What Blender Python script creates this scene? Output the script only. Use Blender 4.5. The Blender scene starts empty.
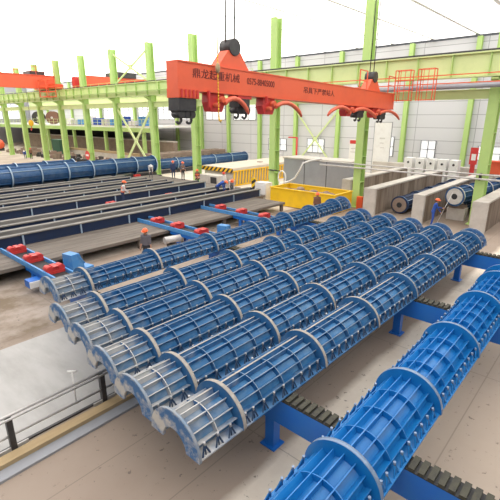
import bpy, bmesh, math, random
from mathutils import Vector, Matrix
random.seed(7)
S = bpy.context.scene
C = S.collection
PI = math.pi
R_ = math.radians

# ------------------------------------------------------------------ materials
def mat(name, col, rough=0.6, metal=0.0, dirt=None, amt=0.4, scale=3.0, lo=0.45, hi=0.7,
        stretch=(1, 1, 1), bump=0.0, endx=None, endcol=(0.60, 0.57, 0.52), endamt=0.5):
    m = bpy.data.materials.new(name); m.use_nodes = True
    nt = m.node_tree; N = nt.nodes; L = nt.links
    b = N['Principled BSDF']
    b.inputs['Roughness'].default_value = rough
    b.inputs['Metallic'].default_value = metal
    b.inputs['Base Color'].default_value = (*col, 1)
    tc = N.new('ShaderNodeTexCoord'); out = None
    mp = N.new('ShaderNodeMapping'); mp.inputs['Scale'].default_value = stretch
    L.new(tc.outputs['Object'], mp.inputs['Vector'])
    def mix(fac, a, c2):
        x = N.new('ShaderNodeMix'); x.data_type = 'RGBA'
        L.new(fac, x.inputs['Factor'])
        if a is None: x.inputs['A'].default_value = (*col, 1)
        else: L.new(a, x.inputs['A'])
        x.inputs['B'].default_value = (*c2, 1)
        return x.outputs['Result']
    if dirt:
        n = N.new('ShaderNodeTexNoise'); n.inputs['Scale'].default_value = scale
        n.inputs['Detail'].default_value = 6; n.inputs['Roughness'].default_value = 0.65
        L.new(mp.outputs['Vector'], n.inputs['Vector'])
        r = N.new('ShaderNodeMapRange'); r.inputs[1].default_value = lo; r.inputs[2].default_value = hi
        r.inputs[4].default_value = amt
        L.new(n.outputs['Fac'], r.inputs[0])
        out = mix(r.outputs[0], out, dirt)
        if bump:
            bp = N.new('ShaderNodeBump'); bp.inputs['Strength'].default_value = bump; bp.inputs['Distance'].default_value = 0.02
            L.new(n.outputs['Fac'], bp.inputs['Height']); L.new(bp.outputs['Normal'], b.inputs['Normal'])
    if endx:
        sx = N.new('ShaderNodeSeparateXYZ'); L.new(tc.outputs['Object'], sx.inputs[0])
        n2 = N.new('ShaderNodeTexNoise'); n2.inputs['Scale'].default_value = 3.5; n2.inputs['Detail'].default_value = 5
        L.new(tc.outputs['Object'], n2.inputs['Vector'])
        a = N.new('ShaderNodeMath'); a.operation = 'MULTIPLY_ADD'; a.inputs[1].default_value = 3.0
        L.new(n2.outputs['Fac'], a.inputs[0]); L.new(sx.outputs[0], a.inputs[2])
        r2 = N.new('ShaderNodeMapRange'); r2.inputs[1].default_value = endx + 0.9; r2.inputs[2].default_value = endx + 2.2
        r2.inputs[3].default_value = endamt; r2.inputs[4].default_value = 0.0
        L.new(a.outputs[0], r2.inputs[0])
        out = mix(r2.outputs[0], out, endcol)
    if out: L.new(out, b.inputs['Base Color'])
    return m

DUST = (0.42, 0.38, 0.33)
M = {}
M['blue'] = mat('mould_blue_paint', (0.028, 0.175, 0.40), 0.45, 0, (0.17, 0.31, 0.44), 0.6, 2.2, 0.44, 0.72, endx=1.0)
M['blue2'] = mat('mould_blue_paint_less_crusted', (0.028, 0.175, 0.40), 0.45, 0, (0.17, 0.31, 0.44), 0.6, 2.2, 0.44, 0.72, endx=0.35)
M['rib'] = mat('mould_rib_blue', (0.022, 0.125, 0.30), 0.5, 0, (0.27, 0.32, 0.36), 0.45, 3.0, 0.45, 0.75, endx=0.8, endamt=0.85)
M['ribh'] = mat('mould_hoop_blue', (0.022, 0.125, 0.30), 0.5, 0, (0.24, 0.30, 0.37), 0.4, 3.0, 0.45, 0.75)
M['crust'] = mat('cement_crusted_blue', (0.05, 0.15, 0.34), 0.7, 0, (0.58, 0.55, 0.50), 0.95, 2.5, 0.42, 0.58)
M['strip'] = mat('dusty_crest_strip', (0.30, 0.31, 0.31), 0.7, 0, (0.46, 0.41, 0.36), 0.9, 2.5, 0.4, 0.6)
M['ribd'] = mat('dark_clamp_steel', (0.02, 0.05, 0.11), 0.5, 0, (0.10, 0.10, 0.10), 0.6, 5)
M['edgeh'] = mat('worn_hoop_edge', (0.10, 0.20, 0.35), 0.5, 0.0, (0.28, 0.33, 0.38), 0.7, 4, 0.4, 0.65)
M['edge'] = mat('worn_rib_edge', (0.12, 0.22, 0.36), 0.5, 0.0, (0.34, 0.37, 0.39), 0.8, 4, 0.4, 0.65, endx=0.9, endamt=0.9)
M['rim'] = mat('bare_steel_rim', (0.17, 0.24, 0.33), 0.5, 0.1, (0.44, 0.39, 0.34), 0.85, 1.5, 0.40, 0.62)
M['rimdirt'] = mat('cement_dusted_rim', (0.33, 0.30, 0.27), 0.6, 0.1, (0.50, 0.45, 0.39), 0.8, 4, 0.4, 0.65)
M['newblue'] = mat('clean_bright_blue', (0.006, 0.17, 0.48), 0.4, 0, (0.03, 0.23, 0.53), 0.6, 3, 0.45, 0.7)
M['newedge'] = mat('bright_blue_worn_edge', (0.03, 0.20, 0.54), 0.4, 0, (0.2, 0.34, 0.55), 0.6, 4, 0.5, 0.7)
M['newrim'] = mat('grey_blue_rim', (0.2, 0.28, 0.42), 0.4, 0.2, (0.36, 0.42, 0.52), 0.6, 4)
M['beamblue'] = mat('support_beam_blue', (0.008, 0.14, 0.56), 0.4, 0, (0.02, 0.17, 0.52), 0.7, 2)
M['darkblue'] = mat('dark_blue_steel', (0.008, 0.024, 0.075), 0.5, 0, (0.014, 0.025, 0.055), 0.6, 2)
M['midblue'] = mat('weathered_blue_steel', (0.018, 0.08, 0.21), 0.45, 0, (0.10, 0.16, 0.25), 0.6, 2.0)
M['paleblue'] = mat('pale_dusty_blue', (0.30, 0.42, 0.55), 0.5, 0, (0.5, 0.5, 0.5), 0.5, 3)
M['lightblue'] = mat('light_blue_paint', (0.06, 0.26, 0.60), 0.45, 0, (0.2, 0.36, 0.55), 0.5, 5)
M['black'] = mat('black_rubber', (0.02, 0.02, 0.022), 0.6, 0, (0.06, 0.06, 0.06), 0.5, 6)
M['pad'] = mat('olive_worn_pad', (0.055, 0.052, 0.035), 0.7, 0, (0.02, 0.02, 0.02), 0.8, 6)
M['hookgrey'] = mat('charcoal_steel', (0.045, 0.043, 0.045), 0.45, 0.2, (0.09, 0.085, 0.08), 0.5, 4)
M['steel'] = mat('bright_steel', (0.52, 0.52, 0.52), 0.3, 0.7)
M['galv'] = mat('galvanised_pipe', (0.62, 0.60, 0.58), 0.4, 0.35, (0.45, 0.42, 0.40), 0.5, 6)
M['liner'] = mat('cement_coated_liner', (0.11, 0.104, 0.098), 0.75, 0, (0.20, 0.19, 0.175), 0.8, 2.2, 0.4, 0.7, (0.25, 1, 1))
M['tpflange'] = mat('cement_dusted_flange', (0.17, 0.16, 0.148), 0.7, 0, (0.30, 0.28, 0.255), 0.8, 2, 0.4, 0.7, (0.3, 1, 1))
M['green'] = mat('lime_green_steel', (0.47, 0.66, 0.22), 0.5, 0, (0.40, 0.57, 0.20), 0.6, 0.8)
M['palegreen'] = mat('pale_lime_girder', (0.66, 0.76, 0.36), 0.5, 0, (0.56, 0.68, 0.30), 0.7, 0.7)
M['orange'] = mat('crane_orange_red', (0.80, 0.125, 0.05), 0.45, 0, (0.66, 0.10, 0.045), 0.6, 0.7)
M['armred'] = mat('clamp_arm_orange', (0.80, 0.15, 0.075), 0.45)
M['red'] = mat('red_enamel', (0.62, 0.045, 0.04), 0.4, 0, (0.45, 0.05, 0.05), 0.6, 5)
M['yellow'] = mat('yellow_container_paint', (0.88, 0.55, 0.015), 0.45, 0, (0.70, 0.42, 0.03), 0.6, 1.2)
M['yel'] = mat('safety_yellow', (0.85, 0.50, 0.02), 0.5)
M['concrete'] = mat('light_concrete', (0.56, 0.52, 0.47), 0.85, 0, (0.40, 0.36, 0.32), 0.7, 1.2, 0.42, 0.7, bump=0.2)
M['slabtop'] = mat('pale_slab_concrete', (0.62, 0.54, 0.45), 0.85, 0, (0.50, 0.43, 0.36), 0.7, 0.8)
M['pitwall'] = mat('stained_pit_wall', (0.31, 0.25, 0.20), 0.9, 0, (0.14, 0.10, 0.07), 0.9, 1.8, 0.38, 0.62, (1, 1, 0.12), 0.2)
M['brown'] = mat('brown_weathered_concrete', (0.26, 0.19, 0.15), 0.9, 0, (0.36, 0.28, 0.22), 0.8, 0.8, 0.4, 0.7)
M['board'] = mat('weathered_platform_boards', (0.13, 0.11, 0.093), 0.85, 0, (0.235, 0.20, 0.17), 0.85, 1.6, 0.40, 0.68, (0.15, 1.5, 1), 0.2)
M['greysteel'] = mat('grey_steel_box', (0.33, 0.34, 0.37), 0.5, 0.1, (0.27, 0.27, 0.29), 0.6, 0.8)
M['ochre'] = mat('ochre_timber', (0.46, 0.34, 0.19), 0.8, 0, (0.34, 0.24, 0.13), 0.7, 2.5, 0.4, 0.7, (0.3, 2, 1))
M['white'] = mat('white_paint', (0.80, 0.79, 0.77), 0.6, 0, (0.66, 0.64, 0.61), 0.5, 1.5)
M['plate'] = mat('steel_floor_plate', (0.43, 0.42, 0.405), 0.5, 0.1, (0.27, 0.26, 0.245), 0.75, 1.1, 0.42, 0.72, (1, 0.3, 1))
M['darktext'] = mat('dark_red_lettering', (0.10, 0.012, 0.012), 0.6)
M['cement'] = mat('cement_end_face', (0.62, 0.60, 0.55), 0.85, 0, (0.42, 0.40, 0.36), 0.7, 3)
M['ptop'] = mat('mottled_white', (0.75, 0.74, 0.72), 0.8)
M['skin'] = mat('skin', (0.52, 0.29, 0.19), 0.6)
M['hair'] = mat('black_hair', (0.015, 0.012, 0.01), 0.6)
M['helmet'] = mat('orange_hard_hat', (0.90, 0.16, 0.045), 0.35)
M['helmetred'] = mat('red_hard_hat', (0.75, 0.05, 0.03), 0.35)
M['navy'] = mat('navy_cloth', (0.03, 0.045, 0.11), 0.85)
M['bluecloth'] = mat('royal_blue_cloth', (0.03, 0.09, 0.40), 0.85)
M['greycloth'] = mat('grey_cloth', (0.14, 0.13, 0.15), 0.85)
M['darkcloth'] = mat('dark_cloth', (0.03, 0.03, 0.035), 0.85)
M['whitecloth'] = mat('white_cloth', (0.70, 0.67, 0.66), 0.85)
M['vest'] = mat('orange_vest_cloth', (0.80, 0.17, 0.08), 0.8)
M['browncloth'] = mat('brown_cloth', (0.20, 0.10, 0.07), 0.85)
M['greencloth'] = mat('dark_green_paint', (0.03, 0.10, 0.06), 0.6)
M['boot'] = mat('dark_boot', (0.02, 0.018, 0.016), 0.6)

def brickmat(name, col, line, sx, sz, lw=0.02, axes=('Y', 'Z')):
    """panelled sheet: thin dark joints every sx by sz metres"""
    m = bpy.data.materials.new(name); m.use_nodes = True
    nt = m.node_tree; N = nt.nodes; L = nt.links; b = N['Principled BSDF']
    b.inputs['Roughness'].default_value = 0.6
    tc = N.new('ShaderNodeTexCoord'); s = N.new('ShaderNodeSeparateXYZ'); c = N.new('ShaderNodeCombineXYZ')
    L.new(tc.outputs['Object'], s.inputs[0])
    L.new(s.outputs[axes[0]], c.inputs['X']); L.new(s.outputs[axes[1]], c.inputs['Y'])
    br = N.new('ShaderNodeTexBrick'); br.offset = 0.0
    br.inputs['Scale'].default_value = 1; br.inputs['Brick Width'].default_value = sx
    br.inputs['Row Height'].default_value = sz; br.inputs['Mortar Size'].default_value = lw
    br.inputs['Color1'].default_value = (*col, 1); br.inputs['Color2'].default_value = (*[k * 0.94 for k in col], 1)
    br.inputs['Mortar'].default_value = (*line, 1)
    L.new(c.outputs[0], br.inputs['Vector']); L.new(br.outputs['Color'], b.inputs['Base Color'])
    return m
M['cladding'] = brickmat('white_wall_cladding', (0.66, 0.66, 0.68), (0.36, 0.36, 0.38), 6.6, 1.45, 0.035)
M['roof'] = mat('white_roof_sheet', (0.82, 0.82, 0.82), 0.6)

def stripes(name, a, c, n, axes_dir, thr=0.5):
    m = bpy.data.materials.new(name); m.use_nodes = True
    nt = m.node_tree; N = nt.nodes; L = nt.links; b = N['Principled BSDF']; b.inputs['Roughness'].default_value = 0.5
    tc = N.new('ShaderNodeTexCoord'); d = N.new('ShaderNodeVectorMath'); d.operation = 'DOT_PRODUCT'
    d.inputs[1].default_value = axes_dir
    L.new(tc.outputs['Object'], d.inputs[0])
    k = N.new('ShaderNodeMath'); k.operation = 'MULTIPLY'; k.inputs[1].default_value = n; L.new(d.outputs['Value'], k.inputs[0])
    f = N.new('ShaderNodeMath'); f.operation = 'FRACT'; L.new(k.outputs[0], f.inputs[0])
    g = N.new('ShaderNodeMath'); g.operation = 'GREATER_THAN'; g.inputs[1].default_value = thr; L.new(f.outputs[0], g.inputs[0])
    x = N.new('ShaderNodeMix'); x.data_type = 'RGBA'; L.new(g.outputs[0], x.inputs['Factor'])
    x.inputs['A'].default_value = (*a, 1); x.inputs['B'].default_value = (*c, 1)
    L.new(x.outputs['Result'], b.inputs['Base Color'])
    return m
M['hazard'] = stripes('hazard_stripes', (0.85, 0.48, 0.02), (0.03, 0.025, 0.02), 1.6, (0, 1, 1))
M['hazardz'] = stripes('hazard_stripes_post', (0.85, 0.55, 0.02), (0.03, 0.025, 0.02), 1.8, (0.7, 0.7, 1))

def floormat():
    m = bpy.data.materials.new('stained_concrete_floor'); m.use_nodes = True
    nt = m.node_tree; N = nt.nodes; L = nt.links; b = N['Principled BSDF']; b.inputs['Roughness'].default_value = 0.7
    tc = N.new('ShaderNodeTexCoord')
    def noise(sc, det=6, st=(1, 1, 1)):
        mp = N.new('ShaderNodeMapping'); mp.inputs['Scale'].default_value = st; L.new(tc.outputs['Object'], mp.inputs[0])
        n = N.new('ShaderNodeTexNoise'); n.inputs['Scale'].default_value = sc; n.inputs['Detail'].default_value = det
        n.inputs['Roughness'].default_value = 0.65; L.new(mp.outputs[0], n.inputs['Vector']); return n.outputs['Fac']
    def rng(v, a, c, lo=0, hi=1):
        r = N.new('ShaderNodeMapRange'); L.new(v, r.inputs[0]); r.inputs[1].default_value = a; r.inputs[2].default_value = c
        r.inputs[3].default_value = lo; r.inputs[4].default_value = hi; return r.outputs[0]
    def mixc(f, a, c):
        x = N.new('ShaderNodeMix'); x.data_type = 'RGBA'; L.new(f, x.inputs['Factor'])
        for i, v in (('A', a), ('B', c)):
            if isinstance(v, tuple): x.inputs[i].default_value = (*v, 1)
            else: L.new(v, x.inputs[i])
        return x.outputs['Result']
    def math2(op, a, c):
        x = N.new('ShaderNodeMath'); x.operation = op
        for i, v in ((0, a), (1, c)):
            if isinstance(v, (int, float)): x.inputs[i].default_value = v
            else: L.new(v, x.inputs[i])
        return x.outputs[0]
    c = mixc(rng(noise(0.5), 0.35, 0.7), (0.76, 0.68, 0.58), (0.60, 0.51, 0.42))
    # damp brown dirt along the line of the moulds, shade beneath them painted in
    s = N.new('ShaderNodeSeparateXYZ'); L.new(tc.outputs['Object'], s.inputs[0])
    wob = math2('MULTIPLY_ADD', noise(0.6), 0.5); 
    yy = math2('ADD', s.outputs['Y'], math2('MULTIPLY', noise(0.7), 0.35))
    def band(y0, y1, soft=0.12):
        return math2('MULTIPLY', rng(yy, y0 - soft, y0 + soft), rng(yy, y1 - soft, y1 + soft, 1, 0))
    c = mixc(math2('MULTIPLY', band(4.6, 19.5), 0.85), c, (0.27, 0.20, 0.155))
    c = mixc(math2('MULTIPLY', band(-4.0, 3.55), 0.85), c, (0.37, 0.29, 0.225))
    c = mixc(math2('MULTIPLY', rng(yy, 47, 50, 0, 0.85), rng(noise(0.35), 0.3, 0.6, 0.5, 1.0)), c, (0.33, 0.26, 0.205))
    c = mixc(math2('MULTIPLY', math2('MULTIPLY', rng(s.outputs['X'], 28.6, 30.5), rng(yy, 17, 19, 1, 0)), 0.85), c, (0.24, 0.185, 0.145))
    # wet mud and spilt slurry on the left
    wl = math2('MULTIPLY', rng(s.outputs['X'], 5.5, 9.0, 1, 0), rng(yy, 13.4, 14.4))
    mud = mixc(rng(noise(0.35), 0.40, 0.56), (0.15, 0.105, 0.06), (0.36, 0.30, 0.255))
    c = mixc(math2('MULTIPLY', wl, rng(yy, 22, 25, 0.9, 0)), c, mud)
    c = mixc(rng(noise(6, 4), 0.63, 0.68, 0, 0.75), c, (0.13, 0.10, 0.085))
    # sawn slab joints
    br = N.new('ShaderNodeTexBrick'); br.offset = 0.0; br.inputs['Scale'].default_value = 1
    br.inputs['Brick Width'].default_value = 6.0; br.inputs['Row Height'].default_value = 1.75; br.inputs['Mortar Size'].default_value = 0.014
    L.new(tc.outputs['Object'], br.inputs['Vector'])
    c = mixc(math2('MULTIPLY', br.outputs['Fac'], 0.4), c, (0.12, 0.10, 0.08))
    L.new(c, b.inputs['Base Color'])
    return m
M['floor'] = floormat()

def emit(name, col, st):
    m = bpy.data.materials.new(name); m.use_nodes = True; N = m.node_tree.nodes
    b = N['Principled BSDF']; b.inputs['Base Color'].default_value = (0.8, 0.8, 0.8, 1)
    b.inputs['Emission Color'].default_value = (*col, 1); b.inputs['Emission Strength'].default_value = st
    return m
M['roof_glow'] = emit('added_skylight_glow', (1.0, 0.985, 0.96), 3.2)  # glow of the roof strips added to light the hall
M['pane'] = emit('daylit_window_pane', (0.95, 0.98, 1.0), 0.8)

# ------------------------------------------------------------------ mesh builder
class MB:
    def __init__(s): s.v = []; s.f = []; s.m = []; s.sm = []
    def add(s, vs, fs, mi=0, smooth=False):
        o = len(s.v); s.v += [tuple(v) for v in vs]
        for f in fs: s.f.append([o + i for i in f]); s.m.append(mi); s.sm.append(smooth)
    def box(s, x0, x1, y0, y1, z0, z1, mi=0, mtx=None):
        vs = [Vector((x, y, z)) for x in (x0, x1) for y in (y0, y1) for z in (z0, z1)]
        if mtx: vs = [mtx @ v for v in vs]
        s.add(vs, [(0, 1, 3, 2), (4, 6, 7, 5), (0, 4, 5, 1), (2, 3, 7, 6), (0, 2, 6, 4), (1, 5, 7, 3)], mi); return s
    def bar(s, p0, p1, w, h, mi=0):
        """rectangular bar between two points, w sideways, h upwards"""
        p0 = Vector(p0); p1 = Vector(p1); d = p1 - p0; l = d.length; d.normalize()
        up = Vector((0, 0, 1)) if abs(d.z) < 0.95 else Vector((1, 0, 0))
        sd = d.cross(up).normalized(); up = sd.cross(d)
        mt = Matrix((( d.x, sd.x, up.x, p0.x), (d.y, sd.y, up.y, p0.y), (d.z, sd.z, up.z, p0.z), (0, 0, 0, 1)))
        return s.box(0, l, -w / 2, w / 2, -h / 2, h / 2, mi, mt)
    def tube(s, pts, r, n=8, mi=0, cap=True):
        pts = [Vector(p) for p in pts]; rings = []
        rs = r if isinstance(r, (list, tuple)) else [r] * len(pts)
        ref = None
        for i, p in enumerate(pts):
            a = pts[max(i - 1, 0)]; b = pts[min(i + 1, len(pts) - 1)]; d = (b - a).normalized()
            if ref is None:
                ref = Vector((0, 0, 1)) if abs(d.z) < 0.9 else Vector((1, 0, 0))
            u = d.cross(ref).normalized(); w = u.cross(d); ref = w
            rings.append([p + (u * math.cos(2 * PI * k / n) + w * math.sin(2 * PI * k / n)) * rs[i] for k in range(n)])
        vs = [v for rg in rings for v in rg]; fs = []
        for i in range(len(pts) - 1):
            for k in range(n):
                a = i * n + k; b = i * n + (k + 1) % n
                fs.append((a, b, b + n, a + n))
        s.add(vs, fs, mi, True)
        if cap:
            s.add(rings[0], [tuple(range(n))[::-1]], mi); s.add(rings[-1], [tuple(range(n))], mi)
        return s
    def arcring(s, x0, x1, r0, r1, a0, a1, n=28, mi=0, rim=None, cy=0, cz=0):
        """part of an annulus about the X axis, thickness x0..x1, angles in radians measured from +Y up"""
        full = abs(a1 - a0) > 2 * PI - 1e-4
        rim = mi if rim is None else rim
        P = []
        for i in range(n + 1):
            a = a0 + (a1 - a0) * i / n; c, q = math.cos(a), math.sin(a)
            P.append([(x, cy + r * c, cz + r * q) for x in (x0, x1) for r in (r0, r1)])
        vs = [v for p in P for v in p]
        for i in range(n):
            a = 4 * i; b = a + 4
            s.add([vs[a], vs[a + 1], vs[b + 1], vs[b]], [(0, 1, 2, 3)], mi)
            s.add([vs[a + 2], vs[b + 2], vs[b + 3], vs[a + 3]], [(0, 1, 2, 3)], mi)
            s.add([vs[a + 1], vs[a + 3], vs[b + 3], vs[b + 1]], [(0, 1, 2, 3)], rim, True)
            if r0 > 0: s.add([vs[a], vs[b], vs[b + 2], vs[a + 2]], [(0, 1, 2, 3)], mi, True)
        if not full:
            s.add(P[0], [(0, 2, 3, 1)], mi); s.add(P[-1], [(0, 1, 3, 2)], mi)
        return s
    def prism(s, poly, axis, d0, d1, mi=0):
        """extrude a 2D polygon along axis ('x': poly=(y,z), 'y': poly=(x,z), 'z': poly=(x,y))"""
        def P(p, d): return {'x': (d, p[0], p[1]), 'y': (p[0], d, p[1]), 'z': (p[0], p[1], d)}[axis]
        n = len(poly); vs = [P(p, d0) for p in poly] + [P(p, d1) for p in poly]
        s.add(vs, [tuple(range(n))[::-1], tuple(range(n, 2 * n))] + [(i, (i + 1) % n, n + (i + 1) % n, n + i) for i in range(n)], mi)
        return s
    def ball(s, c, r, mi=0, nu=12, nv=8, sc=(1, 1, 1), half=False):
        vs = []; fs = []; v0 = 0
        lo = 0 if half else -PI / 2
        for j in range(nv + 1):
            t = lo + (PI / 2 - lo) * j / nv
            for i in range(nu):
                a = 2 * PI * i / nu
                vs.append((c[0] + r * sc[0] * math.cos(t) * math.cos(a), c[1] + r * sc[1] * math.cos(t) * math.sin(a), c[2] + r * sc[2] * math.sin(t)))
        for j in range(nv):
            for i in range(nu):
                a = j * nu + i; b = j * nu + (i + 1) % nu
                fs.append((a, b, b + nu, a + nu))
        s.add(vs, fs, mi, True); return s
    def mesh(s, name, mats):
        me = bpy.data.meshes.new(name); me.from_pydata(s.v, [], s.f)
        me.polygons.foreach_set('material_index', s.m); me.polygons.foreach_set('use_smooth', s.sm)
        for k in (mats if isinstance(mats, (list, tuple)) else [mats]): me.materials.append(M[k])
        bm = bmesh.new(); bm.from_mesh(me); bmesh.ops.remove_doubles(bm, verts=bm.verts, dist=1e-5)
        bmesh.ops.recalc_face_normals(bm, faces=bm.faces); bm.to_mesh(me); bm.free(); me.update()
        return me

def ob(name, me, parent=None, loc=(0, 0, 0), rot=(0, 0, 0)):
    o = bpy.data.objects.new(name, me); C.objects.link(o); o.location = loc; o.rotation_euler = rot
    if parent is not None: o.parent = parent
    return o
def part(name, mb, mats, parent, loc=(0, 0, 0), rot=(0, 0, 0)): return ob(name, mb.mesh(name, mats), parent, loc, rot)
def tag(o, label, cat, group=None):
    o['label'] = label; o['category'] = cat
    if group: o['group'] = group
    return o
def thing(name, label, cat, loc=(0, 0, 0), rotz=0, group=None):
    o = ob(name, None, None, loc, (0, 0, rotz)); o.empty_display_size = 0.2
    return tag(o, label, cat, group)
def solo(name, label, cat, mb, mats, loc=(0, 0, 0), rot=(0, 0, 0), group=None):
    return tag(ob(name, mb.mesh(name, mats), None, loc, rot), label, cat, group)
def struct(name, mb, mats, parent=None, loc=(0, 0, 0)):
    o = ob(name, mb.mesh(name, mats), parent, loc)
    if parent is None: o['kind'] = 'structure'
    return o
def copy_tree(root, loc, rotz=None, label=None, group=None):
    r = root.copy(); C.objects.link(r); r.location = loc
    if rotz is not None: r.rotation_euler = (0, 0, rotz)
    if label: r['label'] = label
    if group: r['group'] = group
    for ch in list(root.children):
        c = ch.copy(); C.objects.link(c); c.parent = r
        for g in list(ch.children):
            d = g.copy(); C.objects.link(d); d.parent = c
    return r

# ------------------------------------------------------------------ the hall
WX = 52.0; YE = 132.0; RZ = 15.0; X0 = -14.0; Y0 = -14.0
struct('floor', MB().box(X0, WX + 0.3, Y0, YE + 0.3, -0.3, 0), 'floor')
struct('wall_far', MB().box(WX, WX + 0.3, Y0, YE + 0.3, 0, RZ), 'cladding')
struct('wall_left', MB().box(X0, WX, YE, YE + 0.3, 0, RZ), 'cladding')
ceil_mb = MB()
y = Y0
ceiling = struct('ceiling', MB().box(X0, WX + 0.3, Y0, YE + 0.3, RZ + 0.25, RZ + 0.4), 'roof')
sky_me = MB().box(X0 + 0.5, WX - 0.4, -2.05, 2.05, 0, 0.06).mesh('added_skylight', 'roof_glow')  # unseen glowing roof strips, added and widened to brighten the hall
k = 0
while Y0 + 3 + k * 4.6 < YE:
    ob('added_skylight', sky_me, ceiling, (0, Y0 + 3 + k * 4.6, RZ + 0.17)); k += 1
# translucent side: low window bands in the far wall
def window(n, y0, y1, z0, z1, cols):
    fr = MB(); x = WX - 0.06
    fr.box(x - 0.06, x + 0.05, y0 - 0.08, y1 + 0.08, z0 - 0.08, z0); fr.box(x - 0.06, x + 0.05, y0 - 0.08, y1 + 0.08, z1, z1 + 0.08)
    for i in range(cols + 1):
        yy = y0 + (y1 - y0) * i / cols; fr.box(x - 0.06, x + 0.05, yy - 0.05, yy + 0.05, z0, z1)
    zz = (z0 + z1) / 2; fr.box(x - 0.06, x + 0.05, y0, y1, zz - 0.04, zz + 0.04)
    w = struct('window_%d' % n, fr, 'greysteel')
    struct('glass_pane', MB().box(x, x + 0.04, y0, y1, z0, z1), 'pane', w)
wcols = [5.2, 14.0, 21.1, 30.2, 37.2, 44.1, 50.9, 57.6, 64.4, 71.2, 78, 84.8, 91.6, 98.4, 105.2, 112, 118.8]
window(1, 17.2, 18.9, 2.4, 4.3, 2)
window(2, 5.9, 12.6, 2.5, 3.9, 3)
window(3, 22.3, 24.3, 2.3, 4.6, 2)
window(4, 32.4, 35.2, 2.2, 4.0, 3)
window(5, 39.0, 42.4, 2.2, 3.8, 3)
for i in range(6, 14):
    window(i, wcols[i - 1] + 1, wcols[i] - 1, 6.6, 10.2, 3)

for i in range(4):
    x0 = 27 + i * 6.2
    fr = MB()
    for xx in (x0, x0 + 1.8, x0 + 3.6, x0 + 5.4): fr.box(xx - 0.05, xx + 0.05, YE - 0.1, YE, 6.4, 10.4)
    for z in (6.4, 8.4, 10.4): fr.box(x0, x0 + 5.4, YE - 0.1, YE, z - 0.05, z + 0.05)
    w = struct('window_%d' % (14 + i), fr, 'greysteel')
    struct('glass_pane', MB().box(x0, x0 + 5.4, YE - 0.06, YE - 0.03, 6.4, 10.4), 'pane', w)
# ---- columns
def hcol(depth, width, h, fl=0.05, web=0.04):
    mb = MB()
    mb.box(-depth / 2, -depth / 2 + fl, -width / 2, width / 2, 0, h)
    mb.box(depth / 2 - fl, depth / 2, -width / 2, width / 2, 0, h)
    mb.box(-depth / 2 + fl, depth / 2 - fl, -web / 2, web / 2, 0, h)
    return mb
shaft_me = hcol(0.75, 0.62, RZ).mesh('shaft', 'green')
base_me = MB().box(-0.55, 0.55, -0.45, 0.45, 0, 0.06).mesh('base_plate', 'green')
corb_me = MB().prism([(-0.42, 7.9), (-0.42, 8.9), (-1.0, 9.2), (-1.0, 9.3), (0.38, 9.3), (0.38, 7.9)], 'y', -0.2, 0.2).mesh('corbel', 'green')
stif_me = MB().box(-0.36, 0.36, -0.31, 0.31, 4.0, 4.05).box(-0.36, 0.36, -0.31, 0.31, 6.0, 6.05).box(-0.36, 0.36, -0.31, 0.31, 2.0, 2.05).mesh('stiffener', 'green')
XR = 31.0
rowY = [7.0, 15.9, 24.64, 35.5, 42.97, 50.8, 58.8, 66.5, 74.1, 81.5, 89.5, 97.5, 105.5]
rowL = ['big leaning green column in front of the concrete pit walls at right',
        'green column at the corner of the yellow container, right of the grey tank',
        'green column behind the yellow container with the white hose hung on it',
        'green column rising beside the striped slab under the crane clamps',
        'green column with cross braces just left of the orange lifting beam',
        'green column at the left end of the cross braces',
        'green column behind the round red sign',
        'green column under the orange crane end carriage',
        'green column just left of the crane end carriage',
        'green column beside the dark green bin at far left',
        'green column at the extreme left edge of the crane row',
        'distant green column past the left edge of the deck', 'farthest green column of the crane row']
col0 = None
for yy, lb in zip(rowY, rowL):
    if col0 is None:
        col0 = thing('steel_column', lb, 'column', (XR, yy, 0), 0, 'green crane row columns')
        ob('shaft', shaft_me, col0); ob('base_plate', base_me, col0); ob('corbel', corb_me, col0); ob('stiffener', stif_me, col0)
    else: copy_tree(col0, (XR, yy, 0), None, lb)
wsh = hcol(0.5, 0.5, RZ).mesh('shaft', 'green')
wname = ['behind the big leaning column', 'right of the white notice board', 'left of the white notice board', 'above the grey steel tank',
         'right of the red pipe frame', 'between the two curved clamp arms', 'behind the dark blue mould under the lifting beam',
         'behind the brown pile stacks', 'seen through the cross braces'] + ['behind the mezzanine, number %d from its right end' % i for i in range(1, 9)]
w0 = None
for yy, lb in zip(wcols, wname):
    lb = 'slim green wall column ' + lb
    if w0 is None:
        w0 = thing('wall_column', lb, 'column', (WX - 0.32, yy, 0), 0, 'green columns along the far wall')
        ob('shaft', wsh, w0); ob('base_plate', MB().box(-0.3, 0.3, -0.4, 0.4, 0, 0.05).mesh('base_plate', 'green'), w0)
    else: copy_tree(w0, (WX - 0.32, yy, 0), None, lb)
# cross braces between two columns, and between wall columns
def xbrace(label, x, y0, y1, z0, z1, w=0.2):
    t = thing('cross_brace', label, 'brace', (x, y0, z0))
    for a, b in (((0, 0, 0), (0, y1 - y0, z1 - z0)), ((0.1, y1 - y0, 0), (0.1, 0, z1 - z0))):
        part('diagonal', MB().bar(a, b, 0.1, w), 'palegreen', t)
    part('gusset', MB().box(-0.02, 0.12, (y1 - y0) / 2 - 0.3, (y1 - y0) / 2 + 0.3, (z1 - z0) / 2 - 0.3, (z1 - z0) / 2 + 0.3), 'palegreen', t)
xbrace('pale green cross brace between two columns left of the lifting beam', XR - 0.1, 43.32, 50.45, 0.4, 7.9, 0.32)
xbrace('pale green cross brace on the far wall behind the red pipe frame', WX - 0.45, 30.6, 36.8, 0.5, 7.5)
xbrace('pale green cross brace above the runway at the top left', XR - 0.1, 43.32, 50.45, 11.0, 14.4)

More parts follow.
